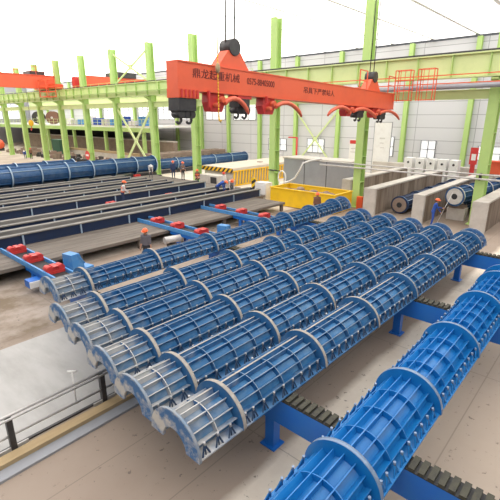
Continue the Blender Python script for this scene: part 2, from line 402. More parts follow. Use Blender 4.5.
# ---- runway girder
t = thing('runway_girder', 'long pale green crane runway girder carried by the column row', 'girder', (XR - 0.75, 0, 0))
part('girder', MB().box(-0.25, 0.25, -6, 128, 9.35, 9.42).box(-0.25, 0.25, -6, 128, 10.72, 10.8).box(-0.04, 0.04, -6, 128, 9.42, 10.72), 'palegreen', t)
stf = MB().box(-0.22, -0.04, -0.03, 0.03, 9.42, 10.72).mesh('web_stiffener', 'green')
for i in range(52): ob('web_stiffener', stf, t, (0, i * 2.2 + 3, 0))
part('crane_rail', MB().box(-0.06, 0.06, -6, 128, 10.8, 10.93), 'hookgrey', t)
hr = MB(); hr.bar((-0.75, 26, 11.0), (-0.75, 128, 11.0), 0.04, 0.04); hr.bar((-0.75, 26, 10.45), (-0.75, 128, 10.45), 0.04, 0.04)
hr.box(-0.78, -0.25, 26, 128, 9.82, 9.88)
for i in range(52): hr.box(-0.77, -0.73, 26 + 2 * i, 26.04 + 2 * i, 9.85, 11.0)
part('walkway_railing', hr, 'green', t)
cr = MB()
for z in (9.05, 9.55): cr.bar((-0.45, -6, z), (-0.45, 26, z), 0.05, 0.06)
part('conductor_rail', cr, 'orange', t, )
cable = MB().tube([(-0.5, -6, 8.95), (-0.5, 26, 8.72)], 0.16, 8); part('grey_duct', cable, 'greysteel', t)
for xx, lb in ((32.3, 'pale green runway girder on the hidden side of the column row'), (50.9, 'pale green runway girder along the far wall columns')):
    t = thing('runway_girder', lb, 'girder', (xx, 0, 0))
    part('girder', MB().box(-0.25, 0.25, 30, 128, 9.6, 9.67).box(-0.25, 0.25, 30, 128, 10.8, 10.87).box(-0.04, 0.04, 30, 128, 9.67, 10.8), 'palegreen', t)
    part('crane_rail', MB().box(-0.06, 0.06, 30, 128, 10.87, 11.0), 'hookgrey', t)
t = thing('tie_beam', 'pale green horizontal tie beam running just below the runway girder', 'girder', (XR, 0, 0))
part('beam', MB().box(-0.12, 0.12, -6, 128, 8.1, 8.16).box(-0.12, 0.12, -6, 128, 8.64, 8.7).box(-0.03, 0.03, -6, 128, 8.16, 8.64), 'palegreen', t)
# red hanging cage ladders on the runway at right
for yy, lb in ((12.1, 'orange inspection cage on the runway just right of the lifting beam'), (10.6, 'second orange inspection cage on the runway, nearer the leaning column')):
    cg = thing('inspection_cage', lb, 'cage', (XR - 2.4, yy, 8.0))
    fm = MB()
    for a in (-0.5, 0.5):
        for b in (0, 0.5): fm.bar((b, a, 0), (b, a, 1.9), 0.05, 0.05)
    for z in (0.05, 0.65, 1.3, 1.9):
        for a in (-0.5, 0.5): fm.bar((0, a, z), (0.5, a, z), 0.04, 0.04)
        for b in (0, 0.5): fm.bar((b, -0.5, z), (b, 0.5, z), 0.04, 0.04)
    part('cage_frame', fm, 'orange', cg)
    part('rung', MB().bar((0, -0.15, 0), (0, -0.15, 1.9), 0.03, 0.03).bar((0, 0.15, 0), (0, 0.15, 1.9), 0.03, 0.03), 'orange', cg)

# ---- far bridge cranes
t = thing('bridge_crane', 'orange overhead bridge crane spanning the bay at top left', 'crane', (0, 67, 0))
part('girder', MB().box(X0, 29.5, -0.5, 0.5, 10.98, 12.75).box(29.5, 30.6, -0.5, 0.5, 11.3, 12.75).box(X0, 30.6, -0.62, 0.62, 12.75, 12.82), 'orange', t)
part('girder', MB().box(X0, 30.6, 2.6, 3.6, 11.3, 12.9), 'orange', t)
e = part('end_carriage', MB().box(29.6, 30.9, -2.4, 4.6, 10.98, 11.6), 'orange', t)
cab = MB()
for xx in (28.0, 29.3):
    for yy in (-3.2, -0.9): cab.bar((xx, yy, 9.8), (xx, yy, 12.1), 0.09, 0.09)
for z in (9.8, 10.5, 11.2, 12.1):
    for yy in (-3.2, -0.9): cab.bar((28.0, yy, z), (29.3, yy, z), 0.09, 0.09)
    for xx in (28.0, 29.3): cab.bar((xx, -3.2, z), (xx, -0.9, z), 0.09, 0.09)
part('access_cage', cab, 'orange', t)
rl = MB()
for z in (13.3, 13.9): rl.bar((X0, -0.55, z), (30.4, -0.55, z), 0.05, 0.05)
for i in range(15): rl.bar((X0 + 3 * i, -0.55, 12.8), (X0 + 3 * i, -0.55, 13.9), 0.05, 0.05)
part('handrail', rl, 'orange', t)
part('trolley', MB().box(27.5, 29.6, 0.3, 2.8, 12.9, 13.4), 'hookgrey', t)
hk_ = part('hoist_block', MB().ball((27.7, 3.1, 6.1), 0.5, 0, 10, 6, (0.8, 0.6, 1)), 'yel', t)
part('hoist_chain', MB().tube([(27.7, 3.1, 6.5), (27.7, 3.1, 11.3)], 0.03, 6), 'hookgrey', hk_)
part('hook', MB().tube([(27.7, 3.1, 5.7), (27.7, 3.15, 5.2), (27.7, 3.4, 5.0), (27.7, 3.55, 5.25)], 0.07, 8), 'red', hk_)
t = thing('bridge_crane', 'red overhead crane partly hidden behind the green columns left of the lifting beam', 'crane', (0, 60, 0))
part('girder', MB().box(31.8, 51.4, -0.6, 0.6, 11.0, 12.6), 'orange', t)
part('girder', MB().box(31.8, 51.4, 2.6, 3.6, 11.0, 12.6), 'red', t)
part('trolley', MB().box(37, 40, -0.8, 3, 12.6, 13.4), 'hookgrey', t)
# ------------------------------------------------------------------ lifting beam
SX0, SX1, SY = 10.3, 28.9, 13.0
sp = thing('lifting_beam', 'long orange lifting beam with dark lettering hanging over the moulds', 'lifting beam', (SX0, SY, 8.0))
sp.rotation_euler = (0, math.radians(1.45), 0)
Ls = SX1 - SX0
bm_ = MB().box(0, Ls, -0.32, 0.32, 0, 0.9).box(0.0, Ls, -0.35, 0.35, 0.9, 0.95).box(0, Ls, -0.35, 0.35, -0.05, 0.0)
part('box_beam', bm_, 'orange', sp)
part('end_bracket', MB().box(0.0, 1.0, -0.34, 0.34, -0.32, -0.05), 'orange', sp)
nb = MB()
for i in range(5): nb.box(0.1 + i * 0.19, 0.17 + i * 0.19, -0.38, -0.34, -0.3, -0.02)
part('bracket_rib', nb, 'red', sp)
def hookblock(x, z0=-0.05, w=0.8, h=0.5):
    b = part('sheave_block', MB().box(x - w / 2, x + w / 2, -0.3, 0.3, z0 - h, z0).prism([(x - w / 2, z0 - h), (x + w / 2, z0 - h), (x + w / 2 - 0.12, z0 - h - 0.12), (x - w / 2 + 0.12, z0 - h - 0.12)], 'y', -0.22, 0.22), 'hookgrey', sp)
    for dx in (-0.22, 0.08, 0.3):
        part('sheave', MB().tube([(x + dx, -0.24, z0 - h - 0.12), (x + dx, 0.24, z0 - h - 0.12)], 0.15, 12), 'hookgrey', b)
    hk = MB()
    for dx in (-0.25, 0.25):
        pts = [(x + dx, 0, z0 - h - 0.1)] + [(x + dx + 0.13 * math.sin(a), -0.05, z0 - h - 0.32 + 0.13 * math.cos(a)) for a in [0.2 + 0.5 * q for q in range(9)]]
        hk.tube(pts, 0.05, 8)
    part('hook', hk, 'hookgrey', b)
hookblock(0.45, -0.32, 0.85, 0.45); hookblock(3.6, -0.18, 0.65, 0.33); hookblock(14.1, -0.22, 0.75, 0.2); hookblock(17.2, -0.25, 0.7, 0.2)
hb2 = MB().box(3.2, 4.05, -0.3, 0.3, -0.18, -0.05).box(13.5, 14.9, -0.3, 0.3, -0.2, -0.05).box(16.4, 17.9, -0.3, 0.3, -0.25, -0.05)
part('hanger_plate', hb2, 'red', sp)
def clamp(x, arms, s=1.0):
    cb = MB(); cb.prism([(x - 0.42 * s, -0.05), (x + 0.42 * s, -0.05), (x + 0.5 * s, -0.35 * s), (x + 0.3 * s, -0.75 * s), (x - 0.3 * s, -0.75 * s), (x - 0.45 * s, -0.4 * s)], 'y', -0.2, 0.2)
    c = part('clamp_body', cb, 'red', sp)
    part('clamp_bolt', MB().tube([(x - 0.12, -0.44, -0.5 * s), (x - 0.12, 0.3, -0.5 * s)], 0.09, 10).tube([(x + 0.16, -0.44, -0.28 * s), (x + 0.16, 0.27, -0.28 * s)], 0.12, 10), 'orange', c)
    for d, reach in arms:
        prof = [(0, -0.42), (0.12, -0.30), (0.25, -0.23), (0.4, -0.20), (0.55, -0.24), (0.7, -0.34), (0.82, -0.46), (0.92, -0.60), (1.0, -0.78)]
        pts = [(x + d * (0.25 + reach * u), -0.40, z * s) for u, z in prof]
        part('clamp_arm', MB().tube(pts, [0.10] * 7 + [0.085, 0.06], 8), 'armred', c)
clamp(2.05, [(1, 1.45)]); clamp(5.35, [(1, 2.1)]); clamp(12.7, [(1, 3.0), (-1, 2.3)], 0.85); clamp(16.2, [(1, 3.1)], 0.85)
part('lug', MB().box(1.4, 1.48, -0.45, -0.35, -0.6, 0.0).box(4.9, 4.96, -0.45, -0.35, -0.3, 0.0), 'red', sp)
for x in (3.0, 15.6):
    top = MB().prism([(x - 0.9, 0.95), (x + 0.9, 0.95), (x + 0.35, 1.6), (x - 0.35, 1.6)], 'y', -0.25, 0.25)
    h = part('hanger_bracket', top, 'orange', sp)
    part('pulley', MB().tube([(x, -0.3, 1.75), (x, 0.3, 1.75)], 0.32, 16), 'hookgrey', h)
    part('hoist_rope', MB().tube([(x - 0.25, 0, 1.7), (x - 0.3, 0, 6.4)], 0.03, 6).tube([(x + 0.25, 0, 1.7), (x + 0.3, 0, 6.4)], 0.03, 6), 'hookgrey', h)
rr = MB()
for x in (13.4, 14.3, 17.3, 18.3): rr.bar((x, -0.4, 0.95), (x, -0.4, 1.95), 0.05, 0.05)
for z in (1.4, 1.95): rr.bar((13.4, -0.4, z), (14.3, -0.4, z), 0.05, 0.05); rr.bar((17.3, -0.4, z), (18.3, -0.4, z), 0.05, 0.05)
part('guard_rail', rr, 'orange', sp)
def lettering(txt, x, z, size, width):
    cu = bpy.data.curves.new('lettering', 'FONT'); cu.body = txt; cu.size = size; cu.extrude = 0.004
    o = bpy.data.objects.new('tmp_text', cu); C.objects.link(o)
    dg = bpy.context.evaluated_depsgraph_get()
    me = bpy.data.meshes.new_from_object(o.evaluated_get(dg)); bpy.data.objects.remove(o)
    xs = [v.co.x for v in me.vertices]; sc = width / (max(xs) - min(xs))
    me.transform(Matrix.Scale(sc, 4, Vector((1, 0, 0))))
    me.materials.clear(); me.materials.append(M['darktext'])
    ob('lettering', me, sp, (x, -0.327, z), (PI / 2, 0, 0))
lettering('鼎龙起重机械', 0.68, 0.45, 0.36, 2.55)
lettering('0575-88405000', 3.7, 0.42, 0.36, 1.85)
lettering('吊具下严禁站人', 7.85, 0.36, 0.32, 2.9)
ch = thing('chain_sling', 'yellow lifting chain hanging down the front of the orange beam', 'chain', (12.15, 12.5, 6.9))
chm = MB()
for i in range(20): chm.tube([(0, 0, 0.1 + i * 0.12), (0, 0, 0.2 + i * 0.12)], 0.02 if i % 2 else 0.028, 6)
chm.tube([(0, 0, 2.4), (0, 0, 3.0)], 0.02, 6)
part('chain', chm, 'yel', ch)
part('hook', MB().ball((0, 0, 1.9), 0.11, 0, 8, 6, (1, 0.7, 1.8)), 'ochre', ch)
part('hook', MB().tube([(0, 0, 0.1), (0.02, 0, -0.05), (0.1, 0, -0.1), (0.12, 0, 0.0)], 0.03, 6), 'yel', ch)

# ------------------------------------------------------------------ half-shell pile moulds
RING = 0.69; SH = 0.43; RO = 0.55
def make_mould_meshes(L, kb, kr, ke, kx, krim, pfx):
    D = {}
    s = MB().arcring(0, L, SH - 0.03, SH, 0, PI, 28)
    D['shell'] = s.mesh('shell', kb)
    ribs = []
    for a in (21, 43, 65, 87, 107, 130, 152):
        A = math.radians(180 - a); mtx = Matrix.Rotation(A, 4, 'X'); w = 0.009 if (a != 107 or pfx == 'new') else 0.03
        r = MB().box(0.02, L - 0.02, SH - 0.01, RO, -0.009, 0.009, 0, mtx)
        r.box(0.02, L - 0.02, RO, RO + 0.006, -w, w, 1, mtx)
        ribs.append(r.mesh('longitudinal_rib', [kr, ke if a != 107 or pfx == 'new' else 'strip']))
    D['ribs'] = ribs
    D['hoop'] = MB().arcring(-0.01, 0.01, SH - 0.01, RO - 0.004, math.radians(8), math.radians(172), 24, 0, 1).mesh('hoop_rib', ['ribh', 'edgeh'] if pfx != 'new' else [kr, ke])
    D['hoopx'] = MB().arcring(-0.01, 0.01, SH - 0.01, RO - 0.004, math.radians(8), math.radians(172), 24, 0, 1).mesh('hoop_rib', [kx, ke])
    D['ring'] = MB().arcring(-0.045, 0.045, SH - 0.02, RING, 0, PI, 36, 0, 1).mesh('flange_ring', [kb if pfx == 'new' else 'ribh', krim])
    D['ringd'] = MB().arcring(-0.045, 0.045, SH - 0.02, RING, 0, PI, 36, 0, 1).mesh('flange_ring', [kb if pfx == 'new' else 'ribh', 'rimdirt' if pfx != 'new' else krim])
    D['end'] = MB().arcring(-0.06, 0.0, 0.33, RING, 0, PI, 36, 0, 1).mesh('end_plate', [kx, krim])
    D['flange'] = MB().box(0, L, 0.42, 0.665, 0, 0.03).mesh('base_flange', kr if pfx != 'new' else kb)
    D['flange2'] = MB().box(0, L, -0.665, -0.42, 0, 0.03).mesh('base_flange', kr if pfx != 'new' else kb)
    b = MB()
    for q in (-1, 1):
        b.bar((0, 0.58, 0.22), (q * 0.085, 0.635, 0.02), 0.026, 0.03, 0)
    b.tube([(0, 0.62, 0.02), (0, 0.585, 0.21)], 0.014, 6, 0); b.tube([(0, 0.587, 0.20), (0, 0.58, 0.265)], 0.025, 6, 1)
    D['bolt'] = b.mesh('clamp_bolt', ['ribd' if pfx != 'new' else 'newblue', 'steel' if pfx != 'new' else 'newrim'])
    return D
def mould(label, D, loc, rz, L, rings, step=0.67, bstep=0.31):
    t = thing('pile_mould', label, 'mould', loc, rz, 'blue half-shell pile moulds on the support beams')
    ob('shell', D['shell'], t)
    for r in D['ribs']: ob('longitudinal_rib', r, t)
    ob('base_flange', D['flange'], t); ob('base_flange', D['flange2'], t)
    ob('end_plate', D['end'], t, (0.0, 0, 0)); ob('end_plate', D['end'], t, (L + 0.06, 0, 0))
    edges = [0] + rings + [L]
    for x in rings: ob('flange_ring', D['ringd'] if x < 6.6 else D['ring'], t, (x, 0, 0))
    for a, b in zip(edges[:-1], edges[1:]):
        n = max(1, round((b - a) / step))
        for i in range(1, n):
            x = a + (b - a) * i / n
            ob('hoop_rib', D['hoopx'] if x < 1.0 and D.get('dirty') else D['hoop'], t, (x, 0, 0))
    n = int(L / bstep); near = []; 
    for i in range(n):
        x = 0.15 + i * bstep
        if min(abs(x - q) for q in rings) < 0.06: x += 0.09
        near.append(x)
    cnt = 0
    for side in (1, -1):
        for x in (near if side < 0 else near[::2 if len(near) > 48 else 1]):
            if cnt >= 100: break
            ob('clamp_bolt', D['bolt'], t, (x, 0, 0), (0, 0, 0) if side > 0 else (0, 0, PI)); cnt += 1
    return t
L0 = 16.9
DM = make_mould_meshes(L0, 'blue', 'rib', 'edge', 'crust', 'rim', 'old'); DM['dirty'] = True
R0 = [1.06, 3.80, 6.45, 9.1, 11.75, 14.3, 16.2]
L1 = 18.8
DM4 = make_mould_meshes(L0, 'blue2', 'rib', 'edge', 'crust', 'rim', 'old'); DM4['dirty'] = True
DM1 = make_mould_meshes(L1, 'blue', 'rib', 'edge', 'crust', 'rim', 'old'); DM1['dirty'] = True
R1 = [1.12, 3.95, 6.95, 9.85, 10.95, 12.6, 15.1, 17.7]
BZ = 1.46
mould('blue half-shell mould farthest back of the row, beside the wooden platform', DM1, (4.95, 13.05, BZ), 0.012, L1, R1)
mould('blue half-shell mould second from the back, its left end crusted with cement', DM, (4.26, 10.80, BZ), -0.016, L0, [1.07, 3.9, 6.55, 9.2, 10.4, 11.7, 14.3, 16.2])
mould('blue half-shell mould third from the back, in the middle of the row', DM, (4.08, 9.27, BZ), -0.018, L0, R0)
mould('blue half-shell mould fourth from the back, its end over the grey plate edge', DM4, (3.88, 7.86, BZ), -0.016, L0, R0)
mould('blue half-shell mould second from the front, its end beside the ochre kerb', DM4, (3.72, 6.42, BZ), -0.016, L0, R0)
mould('blue half-shell mould at the front of the packed row, next to the open aisle', DM4, (3.64, 5.0, BZ), -0.018, L0, R0)
DR = make_mould_meshes(14.0, 'newblue', 'newblue', 'newedge', 'newblue', 'newrim', 'new')
mould('bright clean blue half-shell mould standing alone at the front right', DR, (1.9, 2.40, BZ), 0.0, 14.0, [0.35, 3.0, 5.65, 8.35, 10.95, 13.2], 0.62, 0.29)

# ------------------------------------------------------------------ support beams under the moulds
def support(x, label, y0=-4.0, y1=14.2):
    t = thing('support_beam', label, 'beam', (x, 0, 0), 0, 'blue beams carrying the moulds')
    part('box_beam', MB().box(0, 0.34, y0, y1, 0.80, 1.38), 'beamblue', t)
    pad = MB()
    pad.box(0.0, 0.34, y0, y1, 1.38, 1.40)
    n = int((y1 - y0) / 0.16)
    for i in range(n): pad.box(0.0, 0.34, y0 + i * 0.16, y0 + i * 0.16 + 0.10, 1.40, 1.46, 1)
    part('rubber_rack', pad, ['black', 'pad'], t)
    for yy in (-2.0, 1.2, 4.7, 8.2, 11.4, 13.8):
        part('leg', MB().box(0.06, 0.28, yy - 0.12, yy + 0.12, 0, 0.80).box(-0.02, 0.36, yy - 0.2, yy + 0.2, 0, 0.03), 'beamblue', t)
support(5.85, 'blue transverse support beam nearest the camera, under the near ends of the moulds')
support(12.6, 'blue transverse support beam under the middle of the moulds')
support(19.1, 'blue transverse support beam farthest away, under the far ends of the moulds')

# ------------------------------------------------------------------ platform, transfer rails, open moulds at left
PZ = 0.70
t = thing('work_platform', 'wide low weathered platform under the long grey-topped troughs', 'platform', (0, 0, 0))
pm = MB()
for i in range(7): pm.box(-6, 25.6, 19.2 + i * 0.45, 19.2 + i * 0.45 + 0.43, PZ - 0.16, PZ - 0.004 * (i % 2))
part('front_boards', pm, 'board', t)
part('deck', MB().box(-6, 27.0, 22.36, 26.6, PZ - 0.16, PZ - 0.002).box(-6, 28.5, 26.6, 40.3, PZ - 0.16, PZ - 0.002), 'board', t)
for x in (-3, 0.5, 3.6, 8.9, 12.4, 15.6, 19.0, 22.2, 25.3):
    part('leg', MB().box(x, x + 0.22, 19.3, 19.5, 0, PZ - 0.16), 'board', t)
    part('leg', MB().box(x, x + 0.22, 30, 30.3, 0, PZ - 0.16), 'board', t)
part('skirt', MB().box(-6, 26.9, 22.5, 22.6, 0, PZ - 0.16), 'brown', t)

def cradle_meshes():
    b = MB(); b.box(-0.36, 0.36, -0.22, 0.22, 0, 0.11)
    b.prism([(-0.36, 0.11), (0.36, 0.11), (0.25, 0.27), (-0.25, 0.27)], 'y', -0.17, 0.17)
    w = MB(); w.tube([(0, -0.2, 0.19), (0, 0.2, 0.19)], 0.14, 14)
    return b.mesh('cradle_body', 'red'), w.mesh('roller', 'red'), MB().box(-0.1, 0.1, -0.24, 0.24, 0.27, 0.31).mesh('axle_cap', 'red')
cb_, cw_, cc_ = cradle_meshes()
def cradle(loc, label):
    t = thing('roller_cradle', label, 'roller', loc, 0, 'red roller cradles')
    ob('cradle_body', cb_, t); ob('roller', cw_, t, (-0.24, 0, 0)); ob('roller', cw_, t, (0.24, 0, 0)); ob('axle_cap', cc_, t)
def transfer(x, y0, y1, label, zt=0.93):
    t = thing('transfer_rail', label, 'rail', (x, 0, 0), 0, 'blue transfer rails crossing the platform')
    for dx in (-0.45, 0.37): part('rail', MB().box(dx, dx + 0.08, y0, y1, PZ + 0.005, zt), 'lightblue', t)
    part('belt', MB().box(-0.32, 0.32, y0 + 0.1, y1 - 0.1, PZ + 0.02, zt - 0.12), 'black', t)
    part('frame', MB().box(-0.40, 0.40, y0, min(y1, 19.1), 0.5, PZ), 'beamblue', t)
    for yy in (y0 + 0.2, 18.4):
        for dx in (-0.38, 0.18): part('leg', MB().box(dx, dx + 0.2, yy, yy + 0.2, 0, 0.5), 'beamblue', t)
    return t
t1 = transfer(6.75, 14.6, 21.9, 'blue transfer rail nearest the camera, at the left ends of the moulds')
mo = part('motor', MB().box(-0.95, -0.45, 17.3, 17.8, 0.25, 0.55), 'beamblue', t1)
part('motor_cover', MB().box(-0.95, -0.45, 17.24, 17.3, 0.27, 0.53), 'white', mo)
transfer(14.8, 15.0, 22.3, 'blue transfer rail in the middle, right of the worker in grey')
transfer(20.1, 15.0, 22.3, 'blue transfer rail farthest right, near the yellow container')
for yy, lb in ((17.0, 'red roller cradle on the near rail, closest to the moulds'), (19.1, 'red roller cradle in the middle of the near rail'), (21.0, 'red roller cradle on the near rail, against the long trough')):
    cradle((6.75, yy, 0.81), lb)
for yy, lb in ((16.8, 'red roller cradle on the middle rail, closest to the moulds'), (18.9, 'red roller cradle on the middle rail, at its centre'), (20.8, 'red roller cradle on the middle rail, against the long trough')):
    cradle((14.8, yy, 0.81), lb)
for yy, lb in ((16.7, 'red roller cradle on the right rail, closest to the yellow container'), (18.7, 'red roller cradle at the centre of the right rail'), (20.7, 'red roller cradle on the right rail, against the long trough')):
    cradle((20.1, yy, 0.81), lb)
cradle((15.9, 28.0, PZ), 'red roller cradle beside the worker in an orange vest between the troughs'); cradle((21.0, 27.6, PZ), 'red roller cradle between the troughs, right of the worker in an orange vest')
for x, y_, lb in ((7.78, 17.3, 'light blue stop block standing at the end of the near rail'), (15.75, 15.9, 'light blue stop block standing beside the middle rail')):
    t = thing('stop_block', lb, 'bracket', (x, y_, 0), math.radians(12), 'light blue stop blocks')
    part('upright', MB().prism([(-0.35, 0), (0.25, 0), (0.25, 0.9), (0.05, 1.35), (-0.35, 1.35)], 'y', -0.3, 0.3), 'lightblue', t)
    part('foot', MB().box(0.25, 0.75, -0.3, 0.3, 0, 0.6), 'lightblue', t)
    part('cap', MB().bar((-0.05, 0, 1.3), (0.28, 0, 0.85), 0.64, 0.05), 'lightblue', t)

def trough(y, x0, x1, label):
    L = x1 - x0
    t = thing('open_mould', label, 'mould', (x0, y, PZ), 0, 'long open lower moulds on the platform')
    part('trough_liner', MB().arcring(0, L, 0.40, 0.43, PI, 2 * PI, 16, cz=0.6), 'liner', t)
    part('flange', MB().box(0, L, -0.76, -0.40, 0.54, 0.6), 'tpflange', t)
    part('flange', MB().box(0, L, 0.40, 0.76, 0.54, 0.6), 'tpflange', t)
    part('side_plate', MB().box(0, L, -0.68, -0.64, 0.06, 0.54).box(0, L, -0.7, -0.5, 0, 0.06), 'darkblue', t)
    part('side_plate', MB().box(0, L, 0.64, 0.68, 0.06, 0.54).box(0, L, 0.5, 0.7, 0, 0.06), 'darkblue', t)
    rme = MB().box(-0.04, 0.04, -0.75, -0.68, 0, 0.56).mesh('stiffener', 'paleblue')
    n = int(L / 2.9)
    for i in range(n + 1): ob('stiffener', rme, t, (0.1 + i * (L - 0.2) / n, 0, 0))
    for x in (0.0, L): part('end_plate', MB().arcring(x - 0.03, x + 0.03, 0.3, 0.7, PI, 2 * PI, 16, cz=0.6), 'darkblue', t)
trough(23.1, -5, 26.4, 'long open grey mould trough at the front of the platform')
trough(25.55, -5, 25.6, 'long open grey mould trough second from the front')
trough(29.6, -5, 26.2, 'long open grey mould trough just behind the worker in the orange vest')
trough(32.2, -5, 24.5, 'long open grey mould trough fourth from the front')
trough(34.8, -5, 24.0, 'long open grey mould trough second from the back')
trough(37.7, -5, 23.5, 'long open grey mould trough at the back, before the closed blue moulds')

# ------------------------------------------------------------------ closed moulds
def closed(label, loc, rz, L, step, kb='midblue', krim='paleblue', R=0.72, pitch=0, face='cement'):
    t = thing('closed_mould', label, 'mould', loc, rz, 'closed round moulds')
    t.rotation_euler = (0, pitch, rz)
    part('shell', MB().arcring(0, L, 0, R - 0.14, 0, 2 * PI, 28, cz=R), kb, t)
    rg = MB().arcring(-0.07, 0.07, R - 0.16, R, 0, 2 * PI, 32, 0, 1, cz=R).mesh('flange_ring', [kb, krim])
    n = max(1, int(L / step))
    for i in range(n + 1): ob('flange_ring', rg, t, (0.08 + i * (L - 0.16) / n, 0, 0))
    for a in (0, 35, 70, 110, 145, 180, 215, 325):
        A = math.radians(a); mt = Matrix.Translation((0, 0, R)) @ Matrix.Rotation(A, 4, 'X')
        w = 0.04 if a not in (0, 180) else 0.07
        part('longitudinal_rib', MB().box(0.05, L - 0.05, R - 0.15, R - 0.07, -w / 2, w / 2, 0, mt), 'paleblue' if a in (35, 145) else kb, t)
    part('end_face', MB().arcring(-0.03, 0.0, 0.2, R - 0.12, 0, 2 * PI, 28, cz=R), face, t)
    hm = MB().arcring(-0.05, -0.03, 0.0, 0.2, 0, 2 * PI, 20, cz=R); part('core_hole', hm, 'black', t)
    return t
closed('closed blue round mould at the far left, front one of the pair', (-2, 43.0, 0.62), 0, 32.5, 2.7, R=1.0)
closed('closed blue round mould at the far left, lying behind another one', (-2, 46.0, 0.62), 0, 24.0, 2.7, R=1.0)
closed('closed blue round mould lying beyond the striped slab, under the lifting beam clamps', (32.2, 45.3, 0.3), -0.02, 17.0, 3.0, R=0.8)
closed('closed round mould lying between the first two pit walls, cement end showing', (30.6, 12.2, 0.02), 0, 12.5, 2.6, 'darkblue', 'midblue', R=0.66, face='brown')
closed('closed round mould raised in the right-hand pit, white cement end beside the worker in blue', (30.9, 8.5, 1.05), -0.16, 12.3, 1.4, 'midblue', 'cement', R=0.68)
closed('closed blue round mould lying lower in the right-hand pit, behind the leaning column', (33.5, 8.9, 0.02), -0.05, 13, 2.2, R=0.6)
t = thing('cradle_block', 'pale concrete block propping up the raised mould in the right-hand pit', 'block', (31.6, 8.4, 0))
part('block', MB().box(-0.3, 0.5, -0.6, 0.6, 0, 0.85), 'concrete', t); part('saddle', MB().box(-0.3, 0.5, -0.5, 0.5, 0.85, 1.05), 'brown', t)
t = thing('cradle_block', 'second concrete block deeper in the pit under the raised mould', 'block', (41, 7.35, 0))
part('block', MB().box(-0.3, 0.5, -0.6, 0.6, 0, 0.85), 'concrete', t); part('saddle', MB().box(-0.3, 0.5, -0.5, 0.5, 0.85, 1.05), 'brown', t)
small = ['first', 'second', 'third', 'fourth', 'fifth', 'sixth', 'seventh']
for i, x in enumerate((6.5, 10.5, 15.0, 18.2, 21.3, 24.2, 27.2)):
    cradle((x, 42.75, 0.0) if False else (x, 41.6, 0.42), 'small red roller cradle under the far closed mould, %s from the left' % small[i])
    
t = thing('roller_bed', 'low dark steel bed carrying the far closed blue moulds', 'bed', (0, 0, 0))
part('rail_beam', MB().box(-2, 30.4, 41.2, 42.0, 0, 0.42), 'hookgrey', t)
t = thing('saddle_bed', 'dark raised bed directly under the pair of far closed moulds', 'bed', (0, 0, 0))
part('saddle_beam', MB().box(-2, 30.4, 42.2, 47.0, 0, 0.62), 'hookgrey', t)
part('saddle', MB().box(32.4, 49.0, 44.4, 46.0, 0, 0.3), 'hookgrey', t)

# ------------------------------------------------------------------ pits and boxes at right
def pitwall(label, x0, x1, y0, y1, h):
    t = thing('pit_wall', label, 'wall', (x0, y0, 0), 0, 'concrete curing pit walls')
    part('wall_body', MB().box(0, x1 - x0, 0, y1 - y0, 0, h - 0.12), 'pitwall', t)
    part('coping', MB().box(-0.04, x1 - x0, -0.06, y1 - y0 + 0.06, h - 0.12, h), 'concrete', t)
    part('end_pier', MB().box(-0.25, 0, -0.1, y1 - y0 + 0.1, 0, h), 'concrete', t)
pitwall('stained concrete pit wall ending beside the column at the yellow container', 28.9, 43.5, 13.4, 14.1, 2.0)
pitwall('stained concrete pit wall behind the worker in blue', 28.6, 43.5, 9.75, 10.3, 2.0)
pitwall('stained concrete pit wall right of the big leaning column', 28.6, 43.5, 5.9, 6.6, 2.0)
pitwall('stained concrete pit wall farthest back, behind the white pipes', 31.6, 43.5, 16.9, 17.5, 2.05)
pitwall('stained concrete wall closing the back of the pits', 46.4, 47.2, 2, 22, 2.1)
t = thing('overhead_pipe', 'pair of thin pale pipes crossing in front of the leaning column above the pits', 'pipe', (30.3, 0, 0))
part('pipe', MB().tube([(0, 3.0, 3.42), (0, 19.2, 3.5)], 0.05, 8), 'galv', t)
part('pipe', MB().tube([(0, 3.0, 3.12), (0, 19.2, 3.22)], 0.06, 8), 'galv', t)
part('bracket', MB().box(0.0, 0.32, 6.95, 7.05, 3.05, 3.5), 'hookgrey', t)
# yellow container
t = thing('yellow_container', 'long open yellow steel container in front of the grey tank', 'container', (27.0, 15.7, 0))
ym = MB().box(0, 0.08, 0, 6.1, 0.05, 1.4).box(2.6, 2.68, 0, 6.1, 0.05, 1.4).box(0.08, 2.6, 0, 0.08, 0.05, 1.4).box(0.08, 2.6, 6.02, 6.1, 0.05, 1.4).box(0.08, 2.6, 0.08, 6.02, 0.05, 0.12)
part('body', ym, 'yellow', t)
part('rim', MB().box(-0.06, 0.12, -0.05, 6.15, 1.4, 1.48).box(2.56, 2.74, -0.05, 6.15, 1.4, 1.48).box(0.12, 2.56, -0.05, 0.1, 1.4, 1.48).box(0.12, 2.56, 6.0, 6.15, 1.4, 1.48), 'yellow', t)
part('skid', MB().box(-0.02, 2.7, 0.6, 0.9, 0, 0.05).box(-0.02, 2.7, 5.2, 5.5, 0, 0.05), 'hookgrey', t)
g = MB()
for i in range(40):
    x = random.uniform(0.3, 2.4); yy = random.uniform(0.3, 5.8); r = random.uniform(0.15, 0.4)
    g.ball((x, yy, 1.05 + random.uniform(-0.1, 0.15)), r, 0, 7, 5, (1, 1, 0.6))
g.box(0.08, 2.6, 0.08, 6.02, 0.12, 1.05)
sc = solo('scrap_concrete', 'heap of brown rubble filling the yellow container', 'rubble', g, 'brown', (27.0, 15.7, 0)); sc['kind'] = 'stuff'
